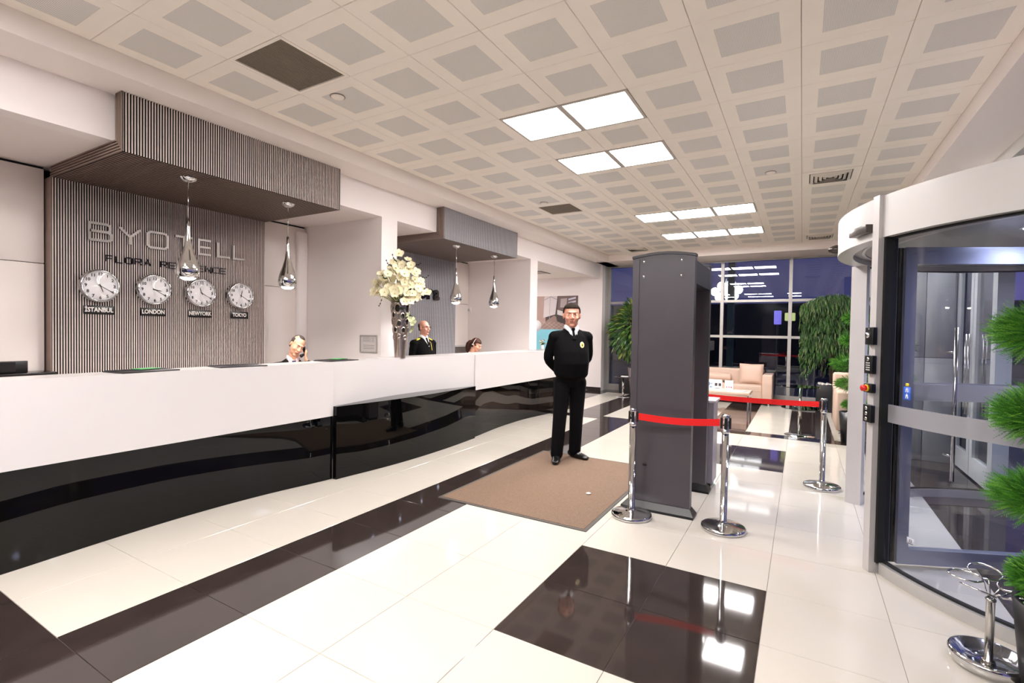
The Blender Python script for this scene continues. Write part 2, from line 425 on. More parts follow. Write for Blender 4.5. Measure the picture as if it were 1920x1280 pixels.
c1, wp1 = canopy(1.76, 3.832, 'large near slatted canopy box hanging over the desk by the clocks', slatm, slatu, 'striped slat wall panel behind the four world clocks', slatb)
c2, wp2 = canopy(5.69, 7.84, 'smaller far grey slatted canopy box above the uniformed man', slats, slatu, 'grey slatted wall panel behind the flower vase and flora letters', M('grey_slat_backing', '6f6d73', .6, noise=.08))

# stroke letters
def strokes(ch):
    # unit box width 1, height 1
    D = {'B': [[(0, 0), (0, 1), (.82, 1), (.96, .9), (.96, .64), (.85, .53), (0, .53)], [(.85, .53), (1, .42), (1, .1), (.86, 0), (0, 0)]],
         'Y': [[(0, 1), (.5, .45), (1, 1)], [(.5, .45), (.5, 0)]],
         'O': [[(.14, 0), (.86, 0), (1, .14), (1, .86), (.86, 1), (.14, 1), (0, .86), (0, .14), (.14, 0)]],
         'T': [[(0, 1), (1, 1)], [(.5, 1), (.5, 0)]],
         'E': [[(1, 1), (0, 1), (0, 0), (1, 0)], [(0, .5), (.95, .5)]],
         'L': [[(0, 1), (0, 0), (1, 0)]],
         'F': [[(1, 1), (0, 1), (0, 0)], [(0, .52), (.85, .52)]],
         'R': [[(0, 0), (0, 1), (.85, 1), (1, .9), (1, .6), (.88, .5), (0, .5)], [(.6, .5), (1, 0)]],
         'A': [[(0, 0), (.5, 1), (1, 0)], [(.2, .35), (.8, .35)]],
         'S': [[(1, 1), (0, 1), (0, .5), (1, .5), (1, 0), (0, 0)]],
         'I': [[(.5, 0), (.5, 1)]], 'D': [[(0, 0), (0, 1), (.8, 1), (1, .85), (1, .15), (.8, 0), (0, 0)]],
         'N': [[(0, 0), (0, 1), (1, 0), (1, 1)]], 'C': [[(1, 1), (.12, 1), (0, .88), (0, .12), (.12, 0), (1, 0)]]}
    return D[ch]
def stroke_letter(ch, w_, h_, t_, dep, M4, mat, parent):
    mb = MB(); zz = 0
    for pl in strokes(ch):
        pts = [Vector((x * w_, y * h_)) for x, y in pl]
        closed = (pts[0] - pts[-1]).length < 1e-6
        if closed: pts = pts[:-1]
        L_, R_ = [], []
        n = len(pts)
        for i in range(n):
            a_ = pts[i - 1] if (i > 0 or closed) else None; b_ = pts[(i + 1) % n] if (i < n - 1 or closed) else None
            d1 = (pts[i] - a_).normalized() if a_ is not None else None; d2 = (b_ - pts[i]).normalized() if b_ is not None else None
            if d1 is None: d1 = d2
            if d2 is None: d2 = d1
            n1 = Vector((-d1.y, d1.x)); n2 = Vector((-d2.y, d2.x)); mm = (n1 + n2).normalized(); k = t_ / 2 / max(.35, mm.dot(n1))
            L_.append(pts[i] + mm * k); R_.append(pts[i] - mm * k)
        m_ = n if closed else n - 1
        vs = []
        for z in (0, dep - zz): vs += [Vector((p.x, p.y, z)) for p in L_] + [Vector((p.x, p.y, z)) for p in R_]
        fs = []
        for i in range(m_):
            j = (i + 1) % n
            fs += [(i, j, n + j, n + i), (2 * n + i, 3 * n + i, 3 * n + j, 2 * n + j), (i, 2 * n + i, 2 * n + j, j), (n + i, n + j, 3 * n + j, 3 * n + i)]
        if not closed: fs += [(0, n, 3 * n, 2 * n), (n - 1, 3 * n - 1, 4 * n - 1, 2 * n - 1)]
        mb.add([M4 @ v for v in vs], fs); zz += .001
    return mb.obj('letter', mat, parent)
metl = M('dull_steel_letter', '8a837e', .38, metal=.8, noise=.05)
metk = M('dark_chrome_letter', '5a5452', .12, metal=1, noise=.05)
SF = -5.899
sg = thing('wall_sign', 'steel BYOTELL lettering on the striped slat panel', 'sign', (0, 0, 0), group='raised wall lettering')
ys = [(2.03, .17), (2.27, .18), (2.515, .185), (2.78, .17), (3.02, .13), (3.23, .135), (3.415, .14)]
for ch, (y, ww) in zip('BYOTELL', ys): stroke_letter(ch, ww, .16, .024, .02, WL((SF + .006, y, 2.365)), metl, sg)
sg = thing('wall_sign', 'small dark chrome FLORA RESIDENCE lettering below the big steel letters', 'sign', (0, 0, 0), group='raised wall lettering')
y = 2.16
for ch in 'FLORA RESIDENCE':
    if ch == ' ': y += .07; continue
    ww = .02 if ch == 'I' else .058
    stroke_letter(ch, ww if ch != 'I' else .03, .06, .009, .012, WL((SF + .004, y, 2.17)), metk, sg)
    y += (ww + .0245)
sg = thing('wall_sign', 'thick dark chrome flora lettering half hidden behind the flowers', 'sign', (0, 0, 0), group='raised wall lettering')
yy = 7.29
for ch in 'arolf':
    o = text('letter', ch, .36, metk, sg, Matrix.Identity(4), ext=.02, offs=.012, align='LEFT')
    xs_ = [v.co.x for v in o.data.vertices]; yy -= max(xs_); o.data.transform(WL((SF + .022, yy, 2.225))); yy += min(xs_) - .035
# ---------------------------------------------------------------- clocks and name plates
facem = M('clock_face', 'f1eef0', .35, noise=.01); inkm = M('clock_ink', '15120f', .5, noise=.1)
cglass = glass('clock_glass', 'ffffff', .3)
plate = M('black_name_plate', '0d0b0c', .3, noise=.1); lett = M('plate_lettering', 'e9e4e0', .5)
R_ = .157
rim_me = MB().lathe([(.146, .01), (R_, 0), (R_ + .004, .03), (R_, .058), (R_ - .012, .066), (.14, .06), (.138, .05), (.138, .01), (.146, .01)], n=48, cap=False).mesh('rim', chrome)
face_me = MB().lathe([(.001, .05), (.14, .05), (.14, .045), (.001, .045)], n=48, smooth=False).mesh('dial', facem)
gl_me = MB().lathe([(0.0001, .0645), (.08, .063), (.139, .058)], n=32).mesh('cover_glass', cglass)
numb = []
for h in range(1, 13):
    a = PI / 2 - h * PI / 6; me = text_mesh(str(h), .040, ext=.0006, offs=.0012)
    me.transform(Matrix.Translation((.113 * math.cos(a), .113 * math.sin(a), .0515))); numb.append(me)
bm = bmesh.new()
for me in numb: bm.from_mesh(me)
nme = bpy.data.meshes.new('numerals'); bm.to_mesh(nme); bm.free(); nme.materials.clear(); nme.materials.append(inkm)
def hand(ang, L_, w_, z, arrow):
    c_, s_ = math.cos(ang), math.sin(ang)
    pl = [(-.02, -w_), (L_ * .8, -w_ * .8), (L_, 0), (L_ * .8, w_ * .8), (-.02, w_)]
    if arrow: pl = [(-.02, -w_), (L_ * .82, -w_ * .7), (L_ * .82, -w_ * 2), (L_, 0), (L_ * .82, w_ * 2), (L_ * .82, w_ * .7), (-.02, w_)]
    return MB().prism([(x * c_ - y * s_, x * s_ + y * c_) for x, y in pl], z, z + .001)
for (y, city, h, mi, sz) in ((2.104, 'İSTANBUL', 5, 20, .245), (2.569, 'LONDON', 3, 20, .235), (3.037, 'NEWYORK', 11, 20, .245), (3.491, 'TOKYO', 12, 20, .225)):
    cname = {'İSTANBUL': 'Istanbul', 'LONDON': 'London', 'NEWYORK': 'New York', 'TOKYO': 'Tokyo'}[city]
    t = thing('wall_clock', 'round chrome wall clock above the %s name plate' % cname, 'clock', (SF, y, 1.924), group='four world clocks'); t.matrix_world = WL((SF + .001, y, 1.924))
    ob('rim', rim_me, t); ob('dial', face_me, t); ob('numerals', nme, t); ob('cover_glass', gl_me, t)
    hand(PI / 2 - (h % 12 + mi / 60) * PI / 6, .068, .0042, .053, False).obj('hour_hand', inkm, t)
    hand(PI / 2 - mi * PI / 30, .112, .003, .055, True).obj('minute_hand', inkm, t)
    MB().lathe([(.006, .0505), (.006, .0575)], n=12).obj('hub', inkm, t)
    t = thing('name_plate', 'black name plate reading %s under its clock' % cname.upper(), 'sign', group='black city name plates'); t.matrix_world = WL((SF + .001, y + .005, 1.692))
    MB().bbox(-sz / 2, sz / 2, -.042, .042, 0, .012, .006, seg=2).obj('plate', plate, t)
    L_ = text_mesh(city, .060, ext=.0008, offs=.0016, sx=.80); L_.materials.clear(); L_.materials.append(lett); L_.transform(Matrix.Translation((0, 0, .0125)))
    ob('lettering', L_, t)

# ---------------------------------------------------------------- pendant lamps
bulb = M('pendant_bulb', 'ffffff', .5, emit='fff0dc', es=40)
def pendant_parts(t):
    MB().lathe([(.0, -.045), (.03, -.043), (.058, -.028), (.07, -.006), (.07, 0)], n=28).obj('ceiling_cup', chrome, t)
    MB().lathe([(.004, -.04), (.004, -.37)], n=8).obj('cord', steel, t)
    pr = [(0, -.36), (.008, -.36), (.013, -.362), (.014, -.45), (.018, -.52), (.03, -.60), (.05, -.675), (.075, -.745), (.09, -.80), (.0945, -.845), (.088, -.878), (.072, -.898),
          (.066, -.897), (.078, -.875), (.085, -.845), (.08, -.80), (.05, -.72), (.0, -.70)]
    MB().lathe(pr, n=40).obj('shade', chrome, t)
    MB().lathe([(0, -.84), (.05, -.85), (.064, -.885), (.058, -.903), (.035, -.916), (0, -.920)], n=20).obj('bulb', bulb, t)
def pendant_light(t):
    L_ = bpy.data.lights.new('pendant_spot', 'SPOT'); L_.energy = 17; L_.color = (1, .93, .89); L_.spot_size = 2.75; L_.spot_blend = .6; L_.shadow_soft_size = .05
    lo = bpy.data.objects.new('pendant_spot', L_); link(lo); lo.location = (0, 0, -.935); lo.parent = t
for k, (x, y, lab) in enumerate([(-4.78, 2.365, 'chrome teardrop pendant lamp nearest the lens, before the BYOTELL letters'), (-4.775, 3.359, 'chrome teardrop pendant lamp at the right end of the near canopy'),
                                 (-4.71, 6.261, 'left chrome teardrop pendant under the far grey canopy'), (-4.73, 7.40, 'right chrome teardrop pendant under the far grey canopy')]):
    if k == 0: t0 = t = thing('pendant_lamp', lab, 'lamp', (x, y, 2.882), group='chrome pendant lamps over the desk'); pendant_parts(t)
    else: t = dup(t0, (x, y, 2.882), label=lab)
    pendant_light(t)

# ---------------------------------------------------------------- reception desk
def interp(P, y):
    for (a, xa), (b, xb) in zip(P, P[1:]):
        if a <= y <= b:
            return xa + (xb - xa) * (y - a) / (b - a)
    return P[0][1] if y < P[0][0] else P[-1][1]
def smoothcurve(P, ya, yb, n):
    out = []
    for k in range(n + 1):
        y = ya + (yb - ya) * k / n; s = 0
        for d in range(-3, 4): s += interp(P, min(max(y + d * .08, P[0][0]), P[-1][0]))
        out.append((y, s / 7))
    return out
baseP = [(-3, -4.1), (0, -4.17), (1.01, -4.215), (1.58, -4.28), (2.2, -4.305), (2.8, -4.26), (3.45, -4.13)]
base2 = [(3.44, -4.10), (3.9, -4.025), (4.4, -3.985), (4.9, -3.98), (5.44, -4.0), (5.87, -4.045)]
base3 = [(5.87, -4.07), (6.3, -4.13), (6.8, -4.19), (7.6, -4.21), (8.5, -4.1), (9.3, -4.0)]
top1 = [(-3, -4.13), (3.44, -4.13)]
top2 = [(3.44, -4.13), (4.0, -4.22), (4.6, -4.27), (5.2, -4.22), (5.87, -4.05)]
top3 = [(5.87, -4.05), (9.3, -4.05)]
desk = thing('reception_desk', 'long white and black lacquer reception desk curving along the left side', 'desk')
def wallsheet(P, ya, yb, n, z0, z1, th, name, mat, ztop=None):
    C = smoothcurve(P, ya, yb, n); mb = MB(); vs = []
    for (y, x) in C: vs += [(x, y, z0), (x, y, z1), (x - th, y, z1), (x - th, y, z0)]
    fs = []
    for i in range(n):
        for k in range(4): fs.append((4 * i + k, 4 * i + (k + 1) % 4, 4 * i + 4 + (k + 1) % 4, 4 * i + 4 + k))
    fs += [(0, 3, 2, 1), tuple(4 * n + k for k in (0, 1, 2, 3))]
    mb.add(vs, fs, 0, True); return sharp(mb.obj(name, mat, desk))
wallsheet(baseP, -2.9, 3.44, 50, .0, .70, .05, 'plinth_panel', cblack)
wallsheet(base2, 3.443, 5.868, 40, .0, .750, .05, 'plinth_panel', cblack)
wallsheet(base3, 5.871, 9.28, 40, .0, .72, .05, 'plinth_panel', cblack)
wallsheet(top1, -2.9, 3.438, 4, .653, 1.185, .03, 'fascia_panel', cwhite)
wallsheet(top2, 3.442, 5.868, 40, .750, 1.185, .03, 'fascia_panel', cwhite)
wallsheet(top3, 5.872, 9.3, 4, .690, 1.185, .03, 'fascia_panel', cwhite)
def slab(P, ya, yb, n, xb, z0, z1, name, mat):
    C = smoothcurve(P, ya, yb, n); poly = [(x, y) for y, x in C] + [(xb, yb), (xb, ya)]
    return MB().prism(poly, z0, z1).obj(name, mat, desk)
slab(top1, -2.9, 3.4385, 4, -4.41, 1.185, 1.205, 'counter_top', cwhite)
slab(top2, 3.4395, 5.8685, 40, -4.5, 1.185, 1.205, 'counter_top', cwhite)
slab(top3, 5.8695, 9.3, 4, -4.5, 1.185, 1.205, 'counter_top', cwhite)
slab(base2, 3.445, 5.866, 40, -4.4, .738, .7495, 'plinth_ledge', cblack)
MB().box(-4.41, -4.39, -2.9, 3.438, .1, 1.185).box(-4.5, -4.48, 3.44, 9.3, .1, 1.185).box(-4.48, -4.05, 9.28, 9.3, .69, 1.185).obj('inner_panel', wallw, desk)
MB().box(-4.9, -4.41, -2.9, 9.0, .74, .77).obj('work_shelf', cwhite, desk)

padm = M('black_leather', '17121a', .45, noise=.1, scale=30, bump=.2)
for k, (x, y, a, lab) in enumerate([(-4.275, 1.80, .12, 'black leather desk pad nearest the lens on the white counter'), (-4.26, 2.52, -.1, 'middle black leather desk pad on the white counter'), (-4.30, 3.62, .08, 'black leather desk pad beside the vase on the white counter')]):
    t = thing('desk_pad', lab, 'desk pad', (x, y, 1.205), a, group='black pads on the counter')
    MB().bbox(-.13, .12, -.2, .2, 0, .009, .003).obj('pad', padm, t)
    MB().bbox(-.118, -.03, -.19, .19, .009, .013, .0015).obj('flap', padm, t)
for k, (x, y, a) in enumerate([(-4.32, 1.84, .3), (-4.34, 3.67, .2)]):
    o = MB().bbox(-.05, .05, -.08, .08, 0, .006, .001).obj('leaflet', M('green_leaflet', '4f9a5c', .5, noise=.1), None)
    o.location = (x, y, 1.2182); o.rotation_euler = (0, 0, a); tag(o, ['green leaflet lying on the nearest black desk pad', 'green leaflet lying on the desk pad beside the vase'][k], 'leaflet')

# framed notice on the side wall
t = thing('framed_notice', 'small silver framed notice on the alcove wall left of the vase', 'picture frame'); t.matrix_world = WF((-4.865, 4.609, 1.355))
q = MB()
for b_ in ((-.155, .155, -.115, -.098), (-.155, .155, .098, .115), (-.155, -.138, -.098, .098), (.138, .155, -.098, .098)): q.box(*b_, 0, .016)
q.obj('frame', alu, t); MB().box(-.138, .138, -.098, .098, 0, .006).obj('sheet', M('notice_sheet', 'cfcac8', .5, noise=.02), t)
q = MB()
for n in range(4): q.box(-.1, .02, .03 + n * .016, .034 + n * .016, .006, .0065)
for n in range(4): q.box(.05, .1, .03 + n * .016, .034 + n * .016, .006, .0065)
for n in range(3): q.box(-.1, .1, -.02 - n * .022, -.015 - n * .022, .006, .0065)
q.box(-.105, -.102, .02, .085, .006, .0065); q.box(.03, .033, .02, .085, .006, .0065)
q.obj('printed_lines', M('notice_ink', '77727a', .6), t)
t = thing('thermostat', 'small round wall thermostat on the alcove corner above the woman', 'thermostat'); t.matrix_world = WF((-6.12, 8.618, 1.99))
MB().bbox(-.05, .05, -.05, .05, 0, .02, .008).obj('housing', wallw, t); MB().lathe([(.028, .02), (.026, .03), (0, .031)], n=20).obj('dial', alu, t)

# back credenzas with monitor
crd = M('black_credenza', '0b0a0c', .2, noise=.1)
t = thing('credenza', 'low black cabinet at the back left edge behind the desk', 'cabinet', (0, 0, 0), group='black back cabinets')
MB().bbox(-5.97, -5.72, -.8, 1.74, .0, 1.10, .005).obj('body', crd, t); MB().bbox(-5.972, -5.70, -.82, 1.745, 1.10, 1.125, .004).obj('top', crd, t)
t = thing('monitor', 'black computer monitor with blue screen corner at the left edge', 'monitor', (0, 0, 0))
MB().bbox(-5.86, -5.83, .85, 1.58, 1.125, 1.225, .004).obj('bezel', blk, t)
MB().box(-5.831, -5.828, .87, 1.50, 1.135, 1.217).obj('screen', M('dark_screen', '06070d', .1, spec=.6), t)
MB().box(-5.8285, -5.827, .87, 1.14, 1.135, 1.21).obj('screen_window', M('blue_window', '20306e', .3, emit='2a3c9a', es=.6), t)
t = thing('credenza', 'low grey brown cabinet behind the woman at the desk', 'cabinet', (0, 0, 0), group='black back cabinets')
MB().bbox(-6.13, -5.95, 7.9, 8.6, .0, 1.22, .005).obj('body', M('grey_brown_cabinet', '4c443f', .4, noise=.1), t); MB().bbox(-6.13, -5.93, 7.89, 8.605, 1.22, 1.245, .004).obj('top', alu, t)

# ---------------------------------------------------------------- vase and flowers
vx, vy = -4.30, 4.585
vase = thing('flower_vase', 'tall tapered silver vase with oval cutouts on the counter', 'vase', (vx, vy, 1.205))
def rad(h): return .066 + (.118 - .066) * (h / .68)
N_, H_ = 180, 200
holes = []
for row, (h, n, a, b) in enumerate([(.60, 6, .029, .046), (.515, 6, .019, .030), (.43, 6, .021, .032), (.34, 6, .018, .028), (.255, 6, .018, .022)]):
    for k in range(n): holes.append((h + .012 * math.sin(k * 3.1 + row), (k + (row % 2) * .5) / n * 2 * PI + .1 * math.sin(k + row), a, b))
vs = []; fs = []
for i in range(H_ + 1):
    h = .68 * i / H_
    for k in range(N_):
        a = 2 * PI * k / N_; r = rad(h)
        for (hh, aa, ra, rb) in holes:
            da = (a - aa + PI) % (2 * PI) - PI; q = math.sqrt((da * r / ra) ** 2 + ((h - hh) / rb) ** 2)
            if q < 1.5: r += .006 * max(0, 1 - abs(q - 1.1) / .4)
        vs.append((r * math.cos(a), r * math.sin(a), h))
for i in range(H_):
    for k in range(N_):
        h = .68 * (i + .5) / H_; a = 2 * PI * (k + .5) / N_; r = rad(h); hole = False
        for (hh, aa, ra, rb) in holes:
            da = (a - aa + PI) % (2 * PI) - PI
            if (da * r / ra) ** 2 + ((h - hh) / rb) ** 2 < 1 and hh > .3: hole = True
        if not hole: fs.append((i * N_ + k, i * N_ + (k + 1) % N_, (i + 1) * N_ + (k + 1) % N_, (i + 1) * N_ + k))
fs.append(tuple(range(N_)))
mb = MB(); mb.add(vs, fs, 0, True); v_ = mb.obj('body', M('hammered_silver', 'b9aca4', .25, metal=1, noise=.1, scale=30), vase)
MB().lathe([(.055, .01), (.10, .66)], n=32).obj('inner_liner', M('vase_liner', '2a2622', .6, noise=.1), vase)
fl = thing('flower_arrangement', 'big bunch of cream orchids and green leaves in the silver vase', 'flowers', (vx, vy, 1.205))
petm = M('cream_petal', 'efe6c4', .5, noise=.06, scale=20); petg = M('pale_green_petal', 'd8e0b4', .5, noise=.06)
petm.node_tree.nodes['Principled BSDF'].inputs['Subsurface Weight'].default_value = .1
leafm = M('deep_green_leaf', '1f3a1c', .35, noise=.2, scale=10); stemm = M('green_stem', '4c5a2c', .5, noise=.2); budm = M('dark_bud', '14160f', .5, noise=.2)
mb = MB()
for k in range(5):
    a = 2 * PI * k / 5 + PI / 2; wd = .024 if k in (1, 4) else .017; L_ = .042
    R4 = Matrix.Rotation(a, 4, 'Z'); pts = []
    prof = [(0, .004), (.25, .7), (.55, 1), (.8, .8), (1, .15)]
    vv = []
    for t_, w_ in prof: vv += [R4 @ Vector((L_ * t_, -wd * w_, .004 + .012 * t_ * t_)), R4 @ Vector((L_ * t_, 0, .0 + .006 * t_)), R4 @ Vector((L_ * t_, wd * w_, .004 + .012 * t_ * t_))]
    mb.add(vv, [(3 * i + j, 3 * i + j + 1, 3 * i + j + 4, 3 * i + j + 3) for i in range(4) for j in (0, 1)], 0, True)
mb.lathe([(.001, .012), (.005, .009), (.006, .004), (.003, 0)], n=10, mi=1)
bl = mb.mesh('blossom', [petm, M('blossom_heart', 'd9cf88', .5)]); bl2 = bl.copy(); bl2.materials[0] = petg
rnd = random.Random(4)
# view-side basis at the vase: right (along +Y mostly) and height
def place_blossom(c, s, me=bl):
    o = ob('blossom', me, fl, c); d = Vector(c) - Vector((0, 0, .55)); d = Vector((d.x + .25, d.y - .25, d.z * .4)) + Vector((rnd.uniform(-.3, .3), rnd.uniform(-.3, .3), rnd.uniform(-.3, .3)))
    o.rotation_euler = d.to_track_quat('Z', 'Y').to_euler(); o.scale = (s, s, s); return o
cl = []
for _ in range(4000):
    if len(cl) >= 84: break
    # crown silhouette: tall wedge on top, wide wings at mid height
    y = rnd.uniform(-.44, .44); z = rnd.uniform(.64, 1.22); x = rnd.uniform(-.16, .2)
    top = 1.2 - .8 * abs(y + .05) ** 1.0 if y < .12 else 1.12 - .9 * (y - .0)
    if z > top or z < .70 + (-.02 if abs(y) < .2 else .06): continue
    if y < -.30 and z > .86: continue
    if abs(y) > .12 and z < .67 + abs(y) * .22: continue
    c = Vector((x, y, z))
    if any((c - d).length < .055 for d in cl): continue
    cl.append(c)
cl += [Vector((.02, .1, 1.22)), Vector((.0, .16, 1.08)), Vector((.05, .2, .98)), Vector((.02, -.06, 1.27)), Vector((.06, .3, .93)), Vector((.05, .29, .89))]
for c in cl: place_blossom(c, rnd.uniform(1.15, 1.6))
for c in [(.13, .02, .49), (.12, .045, .46), (.1, .1, .42), (.08, .13, .40), (.09, .11, .36), (.1, .14, .45), (.11, .0, .53), (.07, .155, .48), (.09, .085, .33)]: place_blossom(Vector(c), .7, bl2)
mb = MB()
for c in cl[::2]: mb.tube([(0, 0, .6), (c.x * .5, c.y * .5, .6 + (c.z - .6) * .6), tuple(c)], .003, n=5)
mb.obj('stems', stemm, fl)
def leaf(L_, wd, M4, mb):
    vv = []
    for t_, w_ in [(0, .1), (.2, .7), (.5, 1), (.8, .7), (1, .03)]: vv += [M4 @ Vector((L_ * t_, -wd * w_, .02 * t_)), M4 @ Vector((L_ * t_, 0, -.01 - .05 * L_ * t_ * t_)), M4 @ Vector((L_ * t_, wd * w_, .02 * t_))]
    mb.add(vv, [(3 * i + j, 3 * i + j + 1, 3 * i + j + 4, 3 * i + j + 3) for i in range(4) for j in (0, 1)], 0, True)
for (a, pz, L_, zz) in [(1.2, .5, .2, .66), (1.8, .1, .2, .66), (.5, .35, .18, .64), (-.8, -.2, .14, .62), (2.3, -.6, .14, .6), (-.4, .3, .15, .66), (1.0, -.4, .12, .55), (-2, .0, .13, .6)]:
    q = MB(); leaf(L_, .05, Matrix.Rotation(a, 4, 'Z') @ Matrix.Rotation(-pz, 4, 'Y'), q); o = q.obj('leaf', leafm, fl); o.location = (0.03, 0, zz)
for (y0, z0, y1, z1) in [(-.18, 1.05, -.3, 1.16), (-.25, .9, -.36, .98), (-.3, .85, -.41, .62), (.25, .98, .46, 1.06), (.1, 1.15, .3, 1.2), (-.1, 1.1, -.2, 1.24)]:
    q = MB(); pts = [(.05, y0 + (y1 - y0) * t_ / 6, z0 + (z1 - z0) * t_ / 6 + .02 * math.sin(t_)) for t_ in range(7)]
    q.tube(pts, .0018, n=5)
    for p in pts[2:]: q.lathe([(0, -.006), (.008, -.003), (.006, .008), (0, .014)], p[0], p[1], p[2], n=8)
    q.obj('twig', budm, fl)

# counter brochures and little plant at the far end
t = thing('brochure_holder', 'clear brochure stand with white cards at the far end of the counter', 'brochure stand', (-4.27, 8.05, 1.205))
MB().box(-.05, .05, -.16, .3, 0, .004).obj('tray', glass('acrylic', 'f0f6f6', 1.), t)
for n in range(3):
    o = MB().box(-.002, .002, -.05, .05, 0, .17).obj('card', M('white_card', 'ece8e8', .4, noise=.03), t); o.location = (.02 - n * .012, -.08 + n * .03, .006); o.rotation_euler = (0, -.15, 1.1)
t = thing('small_bouquet', 'small posy of pale flowers behind the brochure stand', 'flowers', (-4.3, 8.48, 1.205))
MB().lathe([(.03, 0), (.035, .05), (.03, .09)], n=16).obj('pot', M('glass_pot', 'cfd8d8', .1), t)
q = MB()
for n in range(16):
    c = Vector((rnd.uniform(-.05, .05), rnd.uniform(-.07, .07), rnd.uniform(.1, .2)))
    q.lathe([(0, -.012), (.016, 0), (.012, .01), (0, .014)], c.x, c.y, c.z, n=8, mi=n % 2)
q.obj('blooms', [petg, M('dusty_pink', '9a7f84', .6)], t)
q = MB()
for n in range(14): leaf(.07, .012, Matrix.Translation((0, 0, .08)) @ Matrix.Rotation(n * 1.3, 4, 'Z') @ Matrix.Rotation(-.9, 4, 'Y'), q)
q.obj('leaves', leafm, t)

# ---------------------------------------------------------------- poster in the passage
P0, P1, Q0, Q1 = -7.25, -5.29, .95, 2.55
post = thing('poster', 'large poster with bathroom photo over a turquoise band on the passage wall', 'poster', (0, 12.538, 0))
MB().box(P0, P1, -.006, 0, Q0, Q1).obj('board', M('poster_board', '3f3230', .5), post)
def pz(name, poly, col, dz):
    v = [(x, -.006 - dz, z) for x, z in poly]; q = MB(); n = len(v)
    q.add(v + [(x, -.006, z) for x, _, z in v], [tuple(range(n))] + [(k, (k + 1) % n, n + (k + 1) % n, n + k) for k in range(n)])
    return q.obj(name, M('print_' + col, col, .45, noise=.04, scale=3), post)
def U(u, v): return (P1 - (1 - u) * (P1 + 6.52), Q0 + v * (Q1 - Q0))       # u 0..1 over the visible right part
pz('print_panel', [(P0, Q0), (P1, Q0), (P1, 1.62), (P0, 1.62)], '7fc4d2', .0006)
pz('print_panel', [(P0, 1.62), (-6.25, 1.62), (-6.3, 2.55), (P0, 2.55)], 'a98d82', .0006)
pz('print_panel', [U(.15, .62), U(.45, .68), U(.5, 1), U(.17, 1)], 'cfc6c6', .0009)
pz('print_panel', [U(.05, .42), U(.8, .42), U(.72, .55), U(.42, .66), U(.25, .58)], '8f766c', .0009)
pz('print_panel', [U(.5, .62), U(1, .52), U(1, 1), U(.52, 1)], '6a5450', .0009)
pz('print_panel', [U(.5, .56), U(1, .42), U(1, .58), U(.46, .68)], '3a2c2b', .0011)
pz('print_panel', [U(.5, .68), U(.8, .62), U(.8, .70), U(.5, .76)], 'd9d2cf', .0013)
pz('print_panel', [U(.57, .8), U(.72, .8), U(.74, .96), U(.58, .95)], 'a99c98', .0013)
for n in range(3): pz('print_panel', [U(.77, .8 + n * .06), U(.95, .83 + n * .06), U(.95, .86 + n * .06), U(.77, .83 + n * .06)], 'c9c9d6', .0013)
for n in range(5):
    pz('print_line', [U(.1 + n * .12, .42), U(.108 + n * .12, .42), U(.36 + n * .1, .56 - n * .01), U(.35 + n * .1, .56 - n * .01)], 'c2aca2', .0013)
    pz('print_line', [U(.14 + n * .13, .55 - n * .01), U(.15 + n * .13, .55 - n * .01), U(.42 + n * .12, .42), U(.41 + n * .12, .42)], 'c2aca2', .0013)
pz('print_line', [U(.3, .6), U(.31, .6), U(.32, .98), U(.31, .98)], '9e9696', .0011)
pz('print_line', [U(.17, .93), U(.33, .985), U(.5, .93), U(.5, .94), U(.33, .995), U(.17, .94)], '8a8282', .0013)
q = MB(); q.lathe([(.16, 0), (.16, .002)], n=24, M4=basis((1, 0, 0), (0, 0, 1), (0, -1, 0), (-6.55, -.0064, 1.72))); q.obj('print_panel', M('print_white', 'e6e2e2', .45), post)

# ---------------------------------------------------------------- door mat
t = thing('door_mat', 'large brown carpet mat on the tiles under the guard', 'mat', (-2.14, 4.665, 0))
matm = M('brown_carpet', '87705d', .95, col2='644f3f', scale=170, bump=.8, dist=.006)
MB().bbox(-.70, .70, -1.05, 1.05, 0, .010, .003).obj('carpet', matm, t)
q = MB()
for b_ in ((-.73, .73, -1.08, -1.05), (-.73, .73, 1.05, 1.08), (-.73, -.70, -1.05, 1.05), (.70, .73, -1.05, 1.05)): q.box(*b_, 0, .006)
q.obj('rubber_border', M('mat_border', '4b4742', .7, noise=.1), t)
o = MB().lathe([(.0, 0), (.022, .002), (.026, .008), (.012, .014), (0, .012)], n=10).obj('paper_scrap', M('paper_scrap', 'ddd6cf', .7)); o.location = (-1.72, 4.42, .0105)
tag(o, 'tiny crumpled white paper scrap on the brown mat', 'litter')

